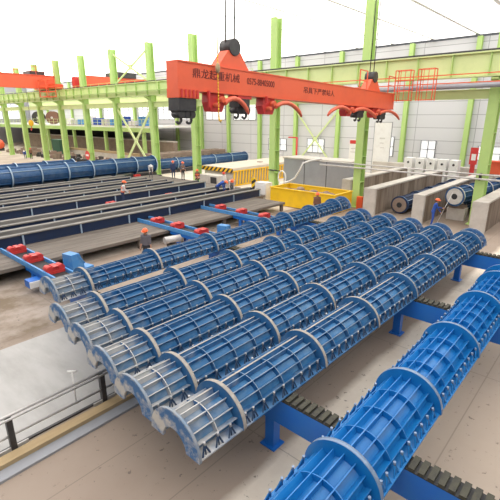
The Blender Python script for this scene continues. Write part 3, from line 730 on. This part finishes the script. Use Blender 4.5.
# grey tank
t = thing('grey_tank', 'large grey steel tank with a pale lid behind the yellow container', 'tank', (33.0, 17.8, 0))
part('side_panel', MB().box(0, 2.2, 0, 7.2, 0, 3.2), 'greysteel', t)
part('lid', MB().box(-0.1, 2.3, -0.1, 7.3, 3.2, 3.32), 'concrete', t)
part('seam', MB().box(-0.02, 0.0, 2.35, 2.4, 0, 3.2).box(-0.02, 0.0, 4.75, 4.8, 0, 3.2), 'hookgrey', t)
# striped slab
t = thing('slab_vault', 'pale concrete slab with yellow slotted fence and hazard-striped edge', 'platform', (31.5, 30.5, 0))
part('slab', MB().box(0, 16, 0, 4.75, 1.62, 1.9), 'slabtop', t)
part('hazard_edge', MB().box(-0.03, 0.0, 0, 4.75, 1.45, 1.86), 'hazard', t)
part('core', MB().box(0.25, 15.8, 0.3, 4.6, 0, 1.62), 'concrete', t)
fp = MB()
fbar = MB().prism([(0, 0.02), (0.2, 0.02), (0.34, 1.62), (0.14, 1.62)], 'y', -0.03, 0.03).mesh('fence_bar', 'yel')
for i in range(34): ob('fence_bar', fbar, t, (0.05 + i * 0.46, 0.02, 0))
part('fence_rail', MB().box(0, 16, -0.02, 0.08, 1.52, 1.64).box(0, 16, -0.02, 0.08, 0.02, 0.14), 'yel', t)
part('lifting_eye', MB().box(6.5, 7.0, 1.8, 2.3, 1.9, 1.98), 'brown', t)
# small blocks and cabinets near slab
t = thing('control_cabinet', 'white cabinet with hazard-striped corner at the right end of the long trough', 'cabinet', (27.2, 23.2, 0), 0)
part('body', MB().box(0, 0.9, -0.7, 0.5, 0, 1.65), 'white', t)
part('hazard_corner', MB().box(-0.05, 0.12, 0.5, 0.85, 0.4, 2.0), 'hazardz', t)
part('door_panel', MB().box(-0.02, 0.0, -0.55, 0.1, 0.4, 1.4), 'ptop', t)
t = thing('concrete_box', 'beige concrete box with a dark opening beside the striped slab', 'box', (29.6, 30.8, 0))
part('body', MB().box(0, 1.2, 0, 2.8, 0, 1.25), 'concrete', t)
part('opening', MB().box(-0.015, 0.0, 0.2, 1.1, 0.1, 1.1), 'hookgrey', t)
t = thing('steam_hose', 'white coiled hose hanging on the column behind the yellow container', 'hose', (30.3, 24.2, 0))
part('coil', MB().tube([(0, -1.05 + 0.42 * math.cos(a), 1.78 + 0.58 * math.sin(a)) for a in [2 * PI * q / 20 for q in range(41)]], 0.06, 8), 'white', t)
part('hanger', MB().box(-0.02, 0.42, -0.12, 0.6, 2.28, 2.36).box(-0.03, 0.03, -1.1, -0.1, 2.3, 2.36), 'hookgrey', t)
part('hose', MB().tube([(0, -1.3, 1.35), (0, -1.9, 1.5), (0, -2.5, 1.86), (0, -3.0, 2.6), (0, -3.3, 3.2), (0.8, -3.5, 3.38), (2.55, -3.5, 3.4)], 0.08, 8), 'white', t)
t = thing('drain_pipe', 'pale grey pipe stub beside the worker in grey', 'pipe', (12.8, 17.5, 0))
part('pipe', MB().tube([(0, 0, 0.75), (0.9, -0.2, 0.75)], 0.19, 14), 'galv', t)
part('stand', MB().box(0.2, 0.6, -0.25, 0.1, 0, 0.56), 'hookgrey', t)
# boxes by wall
bx_ = None
for i, yy in enumerate((16.0, 14.9, 13.8, 12.7, 17.2)):
    lb = 'white block with round hole, %s in the row by the far wall' % ['second from left', 'middle one', 'second from right', 'rightmost', 'leftmost'][i]
    t = thing('lifting_block', lb, 'block', (44.2, yy, 0), 0, 'white blocks along the far wall')
    part('block', MB().box(0, 0.9, -0.42, 0.42, 0, 2.95), 'white', t)
    part('hole', MB().tube([(-0.01, 0, 2.5), (0.02, 0, 2.5)], 0.12, 12), 'hookgrey', t)
t = thing('notice_board', 'tall white notice board against the far wall, right of the lifting beam end', 'sign', (46.8, 21.5, 0))
part('panel', MB().box(0, 0.08, -1.0, 1.0, 1.6, 6.4), 'white', t)
part('frame', MB().box(-0.02, 0.1, 1.0, 1.06, 0, 6.45).box(-0.02, 0.1, -1.06, -1.0, 0, 6.45).box(-0.02, 0.1, -1.06, 1.06, 6.4, 6.46), 'greysteel', t)
part('print_line', MB().box(-0.012, 0, -0.35, 0.3, 4.6, 4.75).box(-0.012, 0, -0.25, 0.25, 4.1, 4.2).box(-0.012, 0, -0.3, 0.15, 3.6, 3.68), 'galv', t)
t = thing('notice_sheet', 'small white notice sheet with a red heading, left of the tall notice board', 'sign', (45.8, 24.5, 0))
part('panel', MB().box(0, 0.05, -0.55, 0.55, 2.2, 4.5), 'white', t)
part('heading', MB().box(-0.012, 0, -0.5, 0.5, 4.0, 4.4), 'red', t)
part('post', MB().box(0.05, 0.1, -0.05, 0.05, 0, 4.4), 'greysteel', t)
part('print_line', MB().box(-0.012, 0, -0.35, 0.35, 3.4, 3.5).box(-0.012, 0, -0.35, 0.35, 3.0, 3.1), 'galv', t)
t = thing('pipe_frame', 'red pipe frame standing before the far wall under the lifting beam', 'frame', (44, 31.4, 0))
part('post', MB().tube([(0, 0, 0), (0, 0, 4.6)], 0.12, 8), 'red', t)
part('top_bar', MB().tube([(0, 0, 4.55), (0, 1.3, 4.55)], 0.09, 8), 'red', t)
t = thing('extinguisher_box', 'red box at the foot of the big leaning column', 'box', (30.12, 6.68, 0), 0)
part('body', MB().box(0, 0.3, 0, 0.36, 0, 0.95), 'helmet', t); part('door', MB().box(-0.015, 0, 0.05, 0.31, 0.1, 0.85), 'orange', t)
t = thing('extinguisher_box', 'red box at the foot of the column beside the pit wall', 'box', (30.1, 15.0, 0), 0)
part('body', MB().box(0, 0.3, 0, 0.5, 0, 1.0), 'helmet', t); part('door', MB().box(-0.015, 0, 0.05, 0.42, 0.1, 0.9), 'orange', t)
t = thing('red_girder', 'long salmon-red girder lying beyond the pits at the right edge', 'girder', (37, 0, 0))
part('web', MB().box(0, 0.6, -2, 8.4, 2.75, 3.65), 'orange', t); part('top_flange', MB().box(-0.1, 0.7, -2, 8.4, 3.65, 3.75), 'orange', t)
part('support_post', MB().box(0.1, 0.5, 7.6, 8.0, 0, 2.75).box(0.1, 0.5, -1, -0.6, 0, 2.75), 'concrete', t)
t = thing('red_barrier', 'red and white barrier post behind the big leaning column', 'barrier', (45, 11.2, 0))
part('post', MB().box(0, 0.15, -0.2, 0.2, 0, 2.6), 'red', t)
part('panel', MB().box(-0.02, 0, -0.35, 0.35, 2.6, 4.2).box(-0.03, -0.02, -0.2, 0.2, 3.0, 3.6, 1), ['red', 'white'], t)
t = thing('access_ladder', 'orange caged ladder hanging right of the big leaning column', 'ladder', (34.0, 4.6, 0))
lm = MB()
for a in (0.0, 1.6):
    for b in (0, 0.9): lm.bar((b, a, 4.8), (b, a, 8.2), 0.08, 0.08)
for z in (4.8, 5.7, 6.6, 7.5, 8.2): lm.bar((0, 0, z), (0, 1.6, z), 0.07, 0.07); lm.bar((0.9, 0, z), (0.9, 1.6, z), 0.07, 0.07)
part('frame', lm, 'orange', t); part('hanger', MB().bar((0.45, 0.8, 8.2), (0.45, 0.8, 15), 0.08, 0.08), 'orange', t)

# ------------------------------------------------------------------ pile stacks in the distance
k = 0
for lay in range(4):
    for j in range(3 if lay < 3 else 2):
        k += 1
        solo('concrete_pile', 'brown square concrete pile in the far stack, %s layer, %s' % (['bottom', 'second', 'third', 'top'][lay], ['nearest', 'middle', 'rearmost'][j]), 'pile',
             MB().box(0, 17 - lay * 0.7, -0.42, 0.42, 0, 0.48).box(-0.02, 0, -0.3, 0.3, 0.08, 0.4), 'brown' if (lay + j) % 2 else 'pitwall', (33.5 + lay * 0.5, 49.5 + j * 1.6 + lay * 0.3, lay * 0.5), (0, 0, 0), 'brown piles stacked beyond the slab')
t = thing('pile_wall', 'long brown concrete retaining wall beyond the columns at left', 'wall', (44, 60, 0))
part('body', MB().box(0, 0.8, -4, 58, 0, 3.0), 'brown', t); part('coping', MB().box(-0.1, 0.9, -4, 58, 3.0, 3.16), 'concrete', t)
part('joint', MB().box(-0.02, 0, -4, 58, 1.45, 1.52), 'pitwall', t)
t = thing('kerb_wall', 'low pale wall with an orange top strip in front of the brown retaining wall', 'kerb', (40, 52, 0))
part('body', MB().box(0, 0.5, 4.5, 40, 0, 0.85), 'concrete', t); part('strip', MB().box(-0.05, 0.55, 4.5, 40, 0.85, 1.2), 'ochre', t)
for i in range(34):
    w = random.uniform(0.4, 1.0)
    solo('timber_scrap', 'brown timber offcut lying on the floor beyond the far closed moulds', 'timber', MB().box(-w, w, -0.3, 0.3, 0, random.uniform(0.2, 0.6)).box(-w * .6, w * .8, -0.2, 0.2, 0, random.uniform(0.6, 0.9)), random.choice(['brown', 'pitwall', 'hookgrey']),
         ((33.2, 36.4)[i % 2] + random.uniform(-0.2, 0.2), 48.8 + i * 0.98 if i < 0 else 57.2 + i * 1.25, 0), (0, 0, random.uniform(0, 3)), 'timber offcuts beyond the far moulds')
# round red sign
t = thing('round_sign', 'round red sign on a short post in front of a green column at left', 'sign', (30.2, 58.3, 0))
part('disc', MB().tube([(0, 0, 1.75), (-0.06, 0, 1.75)], 0.62, 20).box(-0.08, -0.06, -0.38, 0.38, 1.62, 1.88, 1), ['red', 'white'], t)
part('post', MB().box(0, 0.06, -0.05, 0.05, 0, 1.6), 'hookgrey', t)
# mezzanine
t = thing('mezzanine', 'green edged mezzanine deck loaded with drums and bundles at far left', 'mezzanine', (41, 0, 0))
part('deck', MB().box(0, 10.4, 58, 131, 5.25, 5.5), 'white', t)
part('fascia', MB().box(-0.15, 0, 58, 131, 4.6, 5.25), 'green', t)
rl = MB()
for z in (6.05, 6.6): rl.bar((-0.05, 58, z), (-0.05, 131, z), 0.05, 0.05)
for i in range(37): rl.bar((-0.05, 58 + 2 * i, 5.5), (-0.05, 58 + 2 * i, 6.6), 0.05, 0.05)
part('shade_back', MB().box(9.6, 9.8, 82, 131, 0, 5.2), 'darkcloth', t)  # dark sheet added to paint the shade below the deck
t2 = thing('mezzanine_railing', 'pale green railing along the edge of the mezzanine deck', 'railing', (41, 0, 0))
part('railing', rl, 'palegreen', t2)
for yy in (60, 72, 84, 96, 108, 120): part('post', MB().box(0.1, 0.6, yy, yy + 0.5, 0, 5.25), 'green', t)
for yy, k, lb in ((104, 'hookgrey', 'grey cable drum standing on the mezzanine'), (96.6, 'browncloth', 'brown cable drum standing on the mezzanine')):
    d = thing('cable_drum', lb, 'drum', (43.0, yy, 5.5), R_(42))
    part('winding', MB().tube([(-0.5, 0, 1.35), (0.5, 0, 1.35)], 1.1, 20), k, d)
    for x in (-0.6, 0.5): part('flange', MB().tube([(x, 0, 1.35), (x + 0.1, 0, 1.35)], 1.35, 24), k, d)
    part('hub', MB().tube([(-0.66, 0, 1.35), (0.66, 0, 1.35)], 0.25, 12), 'galv', d)
nm = ['first', 'second', 'third', 'fourth', 'fifth', 'sixth', 'seventh', 'eighth', 'ninth', 'tenth']
for i in range(10):
    kk = ['lightblue', 'white', 'bluecloth', 'lightblue', 'galv', 'bluecloth', 'white', 'lightblue', 'galv', 'white'][i]
    d = thing('wrapped_bundle', '%s wrapped bundle from the right along the mezzanine railing' % nm[i], 'bundle', (42.0, 61.5 + i * 3.0, 5.5), 0, 'wrapped bundles on the mezzanine')
    hgt = random.uniform(0.8, 1.7)
    part('bundle', MB().box(0, 1.2, -1.0, 1.0, 0.1, hgt), kk, d); part('pallet', MB().box(-0.05, 1.25, -1.1, 1.1, 0, 0.1), 'brown', d)
    part('strap', MB().box(-0.01, 1.21, -0.05, 0.05, 0.1, hgt + 0.01), 'hookgrey', d)
t = thing('waste_bin', 'dark green bin on the floor under the mezzanine', 'bin', (37.4, 84.5, 0))
part('body', MB().prism([(-1.5, 0), (1.5, 0), (1.7, 2.6), (-1.7, 2.6)], 'x', 0, 1.6), 'greencloth', t); part('lid', MB().box(-0.1, 1.7, -1.8, 1.8, 2.6, 2.8), 'greencloth', t)
t = thing('mixer_drum', 'rounded orange machine drum on the floor at the far left edge', 'machine', (33.2, 103, 0))
part('drum', MB().ball((0, 0, 1.3), 1.2, 0, 14, 8), 'orange', t); part('stand', MB().box(-0.8, 0.8, -0.8, 0.8, 0, 0.6), 'hookgrey', t)

# ------------------------------------------------------------------ bottom left: floor plate, kerb, railing
t = thing('floor_plate', 'large grey steel floor plate at the bottom left', 'plate', (0, 0, 0))
part('plate_sheet', MB().box(-8, 6.4, 8.95, 13.5, 0, 0.03), 'plate', t)
part('edge_angle', MB().box(-8, 6.4, 8.88, 8.95, 0, 0.045), 'hookgrey', t)
t = thing('kerb_timber', 'ochre timber kerb along the front of the grey floor plate', 'kerb', (0, 0, 0))
part('timber', MB().box(-8, 5.5, 8.35, 8.62, 0, 0.16), 'ochre', t)
part('edge_strip', MB().box(-8, 5.5, 8.05, 8.35, 0, 0.06), 'greysteel', t)
t = thing('guard_rail', 'two-bar galvanised guard rail along the grey floor plate', 'railing', (0, 0, 0))
part('top_rail', MB().tube([(-6, 8.76, 0.93), (4.7, 8.76, 0.93)], 0.035, 10), 'galv', t)
part('top_rail', MB().tube([(-6, 8.66, 0.90), (4.7, 8.66, 0.90)], 0.03, 10), 'galv', t)
part('lower_rail', MB().tube([(-6, 8.74, 0.45), (4.5, 8.74, 0.45)], 0.03, 10), 'galv', t)
for x in (-4.4, -2.2, 0.0, 2.05, 4.2):
    part('post', MB().box(x - 0.06, x + 0.06, 8.66, 8.78, 0, 0.9), 'hookgrey', t)
    part('kick_plate', MB().box(x - 0.3, x + 0.3, 8.68, 8.71, 0.03, 0.2), 'galv', t)
t = thing('valve_stand', 'slim white valve pipe with a tee handle standing on the grey plate', 'valve', (3.72, 9.25, 0.03))
part('stem', MB().tube([(0, 0, 0), (0, 0, 0.95)], 0.022, 8), 'white', t); part('handle', MB().tube([(-0.08, 0.08, 0.95), (0.08, -0.08, 0.95)], 0.025, 8), 'white', t)

# ------------------------------------------------------------------ people
def capsules_mesh(caps, vox):
    """union of tapered capsules as one continuous remeshed surface"""
    mb = MB()
    for p0, p1, r0, r1, _ in caps:
        p0 = Vector(p0); p1 = Vector(p1)
        mb.tube([p0, (p0 * 2 + p1) / 3, (p0 + p1 * 2) / 3, p1], [r0, (2 * r0 + r1) / 3, (r0 + 2 * r1) / 3, r1], 12)
        mb.ball(p0, r0, 0, 12, 8); mb.ball(p1, r1, 0, 12, 8)
    me = bpy.data.meshes.new('tmp'); me.from_pydata(mb.v, [], mb.f)
    o = bpy.data.objects.new('tmp_body', me); C.objects.link(o)
    r = o.modifiers.new('r', 'REMESH'); r.mode = 'VOXEL'; r.voxel_size = vox
    s = o.modifiers.new('s', 'SMOOTH'); s.iterations = 4; s.factor = 0.5
    dg = bpy.context.evaluated_depsgraph_get()
    out = bpy.data.meshes.new_from_object(o.evaluated_get(dg)); bpy.data.objects.remove(o)
    return out
def segd(p, a, b, r0, r1):
    a = Vector(a); b = Vector(b); d = b - a; u = 0 if d.length < 1e-6 else max(0, min(1, (p - a).dot(d) / d.dot(d)))
    return (p - (a + d * u)).length - (r0 + (r1 - r0) * u)
def person(label, loc, rz, shirt, pants, hat='helmet', pose='stand', vest=None, hands=None):
    V = Vector
    if pose == 'bend':
        pel, che, nec, hd = V((-0.12, 0, 0.88)), V((0.22, 0, 1.14)), V((0.42, 0, 1.22)), V((0.56, 0, 1.24)); face = V((0.75, 0, -0.66))
        hl, hr_ = V((0.52, 0.16, 0.62)), V((0.50, -0.18, 0.60)); knees = [(0.08, 0.5), (0.06, 0.5)]; feet = [(0.02, 0.12), (-0.08, -0.12)]
    elif pose == 'sit':
        pel, che, nec, hd = V((0, 0, 0.45)), V((0.08, 0, 0.85)), V((0.12, 0, 1.02)), V((0.17, 0, 1.16)); face = V((0.95, 0, -0.3))
        hl, hr_ = V((0.45, 0.12, 0.55)), V((0.45, -0.12, 0.55)); knees = [(0.44, 0.5), (0.44, 0.5)]; feet = [(0.42, 0.12), (0.42, -0.12)]
    else:
        lean = 0.12 if pose == 'work' else 0.0
        pel, che, nec, hd = V((0, 0, 0.93)), V((lean * 0.7, 0, 1.30)), V((lean, 0, 1.46)), V((lean + 0.03, 0, 1.60)); face = V((0.96, 0, -0.28))
        hl, hr_ = V((0.10 + lean, 0.27, 0.82)), V((0.08 + lean, -0.27, 0.82)); knees = [(0.03, 0.5), (0.03, 0.5)]; feet = [(0.0, 0.11), (-0.02, -0.11)]
    if hands: hl, hr_ = V(hands[0]), V(hands[1])
    face.normalize(); up = (hd - nec).normalized(); side = V((0, 1, 0))
    td = (nec - pel).normalized()
    sh = [nec - td * 0.07 + side * 0.18, nec - td * 0.07 - side * 0.18]
    caps = []
    caps += [(pel + side * 0.07, pel - side * 0.07, 0.128, 0.128, 1), (sh[0], sh[1], 0.082, 0.082, 0), (nec - td * 0.03 + side * 0.08, nec - td * 0.03 - side * 0.08, 0.07, 0.07, 0)]
    for q in range(7):
        u = q / 6; c = pel + (che + td * 0.04 - pel) * (0.12 + 0.88 * u); hw = 0.062 + 0.05 * u
        caps += [(c + side * hw, c - side * hw, 0.118, 0.118, 0)]
    caps += [(nec - td * 0.06, hd - up * 0.04, 0.058, 0.052, 2), (hd, hd + up * 0.04, 0.092, 0.092, 2), (hd - up * 0.06 + face * 0.03, hd - up * 0.02 + face * 0.035, 0.062, 0.07, 2)]
    fingers = MB()
    for i, (h, sg) in enumerate(((hl, 1), (hr_, -1))):
        s0 = sh[i]; mid = (s0 + h) / 2; ln = (h - s0).length
        bend = math.sqrt(max(0, 0.29 ** 2 - (ln / 2) ** 2)); el = mid + (V((-0.55, 0.55 * sg, -0.5))).normalized() * bend
        caps += [(s0, el, 0.062, 0.047, 0), (el, el + (h - el) * 0.25, 0.046, 0.042, 0), (el + (h - el) * 0.25, h, 0.042, 0.028, 0 if shirt in ('bluecloth', 'navy', 'whitecloth') else 2)]
        d = (h - el).normalized(); pe = h + d * 0.08
        caps += [(h, pe, 0.03, 0.034, 2)]
        wv = d.cross(side if abs(d.y) < 0.8 else V((1, 0, 0))).normalized(); dn = wv.cross(d) * sg
        for q, fl in ((-1.5, 0.066), (-0.5, 0.078), (0.5, 0.074), (1.5, 0.056)):
            b = pe + wv * q * 0.019; k1 = b + d * fl * 0.55; k2 = k1 + (d * 0.7 - dn * 0.6).normalized() * fl * 0.55
            fingers.tube([b - d * 0.02, k1, k2], [0.0105, 0.0095, 0.008], 6)
        tb = h + d * 0.02 + wv * 0.03; fingers.tube([tb, tb + (d + wv).normalized() * 0.035, tb + (d * 1.3 + wv * 0.6).normalized() * 0.065], [0.013, 0.011, 0.009], 6)
    for i, sg in ((0, 1), (1, -1)):
        hip = pel + side * 0.09 * sg + V((0, 0, -0.03)); kn = V((knees[i][0] + hip.x * 0.3, 0.11 * sg, knees[i][1])); an = V((feet[i][0] - 0.02, feet[i][1], 0.09))
        caps += [(hip, kn, 0.092, 0.064, 1), (kn, an, 0.062, 0.046, 1), (an + V((-0.03, 0, -0.045)), an + V((0.17, 0.01 * sg, -0.05)), 0.045, 0.04, 3)]
    me = capsules_mesh(caps, 0.02)
    for k in (shirt, pants, 'skin', 'boot', 'hair'): me.materials.append(M[k])
    for p in me.polygons:
        c = p.center; best = min(caps, key=lambda q: segd(c, q[0], q[1], q[2], q[3])); p.material_index = best[4]; p.use_smooth = True
    # face, ears and fingers joined into the same mesh
    ex = MB()
    e0 = hd + up * 0.01 + face * 0.088
    for sg in (1, -1):
        ex.ball(e0 + side * 0.033 * sg, 0.012, 4, 8, 5); ex.ball(hd + side * 0.095 * sg - up * 0.005, 0.024, 2, 8, 5, (0.6, 0.5, 1.2))
    ex.ball(hd - up * 0.025 + face * 0.105, 0.018, 2, 8, 5); ex.ball(hd - up * 0.062 + face * 0.098, 0.014, 4, 8, 4, (0.6, 1.6, 0.3))
    bm = bmesh.new(); bm.from_mesh(me)
    for src, off in ((ex, None), (fingers, 2)):
        vs = [bm.verts.new(v) for v in src.v]
        for f, mi in zip(src.f, src.m):
            fc = bm.faces.new([vs[i] for i in f]); fc.material_index = mi if off is None else off; fc.smooth = True
    bm.to_mesh(me); bm.free()
    t = thing('person', label, 'person', loc, rz); t.scale = (1.06, 1.06, 1.06)
    me.name = 'body'; ob('body', me, t)
    ang = math.atan2(-face.z, face.x) * 0.5 if pose != 'bend' else 0.6
    hm = MB().ball((0, 0, 0), 0.135, 0, 18, 8, (1.12, 0.95, 0.95), True)
    brim = MB().arcring(-0.006, 0.006, 0.0, 0.165, 0, 2 * PI, 24)
    brim.v = [(v[2] * 1.12 + 0.025, v[1] * 0.9, v[0]) for v in brim.v]
    if hat:
        h = part('hard_hat', hm, hat, t, hd + up * 0.055, (0, ang, 0)); part('brim', brim, hat, h)
        part('hair', MB().ball((0, 0, 0), 0.1, 0, 14, 8), 'hair', t, hd - face * 0.012 + up * 0.018)
    if vest:
        vc = [(pel + td * 0.1 + side * 0.06, pel + td * 0.1 - side * 0.06, 0.142, 0.142, 0), (pel + td * 0.08, che, 0.138, 0.145, 0), (che + side * 0.09, che - side * 0.09, 0.138, 0.138, 0)]
        vm = capsules_mesh(vc, 0.022); vm.materials.append(M[vest]); vm.materials.append(M['whitecloth'])
        for p in vm.polygons:
            p.use_smooth = True; hgt = (p.center - pel).dot(td)
            p.material_index = 1 if 0.17 < hgt < 0.21 else 0
        vm.name = 'safety_vest'; ob('safety_vest', vm, t)
    return t
person('worker in grey shirt and orange hard hat standing between the platform and the moulds', (11.2, 16.8, 0), R_(-150), 'greycloth', 'darkcloth')
person('worker in orange vest and orange hard hat working between the troughs', (16.5, 27.3, PZ), R_(-35), 'whitecloth', 'navy', 'helmet', 'work', 'vest', ((0.42, 0.12, 1.0), (0.42, -0.12, 0.95)))
wb = person('worker in blue overalls and orange hard hat holding a pole in the right-hand pit', (28.6, 9.05, 0), R_(-75), 'bluecloth', 'bluecloth', 'helmet', 'work', None, ((0.5, 0.1, 1.15), (0.42, 0.02, 0.9)))
st = solo('steel_pole', 'thin pale pole leaning in the hands of the worker in blue', 'pole', MB().tube([(0, 0, 0.0), (1.0, -0.54, 2.3)], 0.018, 8), 'galv', (28.37, 8.75, 0.0))
person('worker in royal blue bending over the right end of the long trough', (23.4, 24.3, PZ), R_(-60), 'bluecloth', 'navy', 'helmet', 'bend')
person('worker in white shirt standing upright in front of the striped slab', (29.05, 29.4, 0.0), R_(-120), 'whitecloth', 'bluecloth', 'helmetred', 'stand')
person('worker in white bending beside the white cabinet', (25.0, 24.4, PZ), R_(-130), 'whitecloth', 'greycloth', 'helmet', 'bend')
person('worker in navy standing left of the column under the lifting clamps', (28.2, 36.2, PZ), R_(-120), 'navy', 'navy', 'helmet', 'stand')
person('worker in dark clothes with pale sleeves standing right behind the worker in navy', (28.2, 34.6, PZ), R_(-100), 'greycloth', 'darkcloth', 'helmet', 'stand', 'browncloth')
person('worker in orange vest sitting low at the foot of the column', (27.6, 31.6, PZ), R_(-140), 'browncloth', 'darkcloth', 'helmet', 'sit', 'vest')
person('worker in dark clothes standing by the braced column beyond the far mould', (32.0, 47.2, 0.0), R_(-150), 'navy', 'darkcloth', 'helmet', 'stand')
person('worker in white bending at the right end of the far closed mould', (27.0, 38.6, PZ), R_(-120), 'whitecloth', 'greycloth', None if False else 'ptop', 'bend')
person('worker in orange hard hat half hidden behind the yellow container end', (25.3, 16.1, 0.0), R_(-140), 'browncloth', 'darkcloth', 'helmet', 'stand')
person('worker in blue crouching on the floor at far left', (29.6, 79.5, 0.0), R_(-120), 'bluecloth', 'navy', 'ptop', 'bend')
person('worker in brown standing on the floor at far left', (30.0, 78.0, 0.0), R_(-100), 'browncloth', 'darkcloth', 'helmetred', 'stand')

# ------------------------------------------------------------------ camera, light, view
cam = bpy.data.cameras.new('camera'); co = bpy.data.objects.new('camera', cam); C.objects.link(co)
f = 416.4; p = math.atan((250 - 117.0) / f); hd_ = math.atan(390 / math.hypot(f, 133.0))
co.location = (0, 0, 7.0); co.rotation_euler = (PI / 2 - p, 0, hd_ - PI / 2)
cam.sensor_width = 36; cam.lens = f / 500 * 36; cam.clip_end = 400
S.camera = co
w = bpy.data.worlds.new('world'); S.world = w; w.use_nodes = True
w.node_tree.nodes['Background'].inputs[0].default_value = (0.93, 0.96, 1.0, 1)
w.node_tree.nodes['Background'].inputs[1].default_value = 0.24
S.view_settings.view_transform = 'Standard'; S.view_settings.look = 'None'; S.view_settings.gamma = 1
S.view_settings.use_curve_mapping = False
S.view_settings.exposure = -0.6
try:
    S.cycles.use_denoising = True
    S.cycles.max_bounces = 6
except Exception: pass
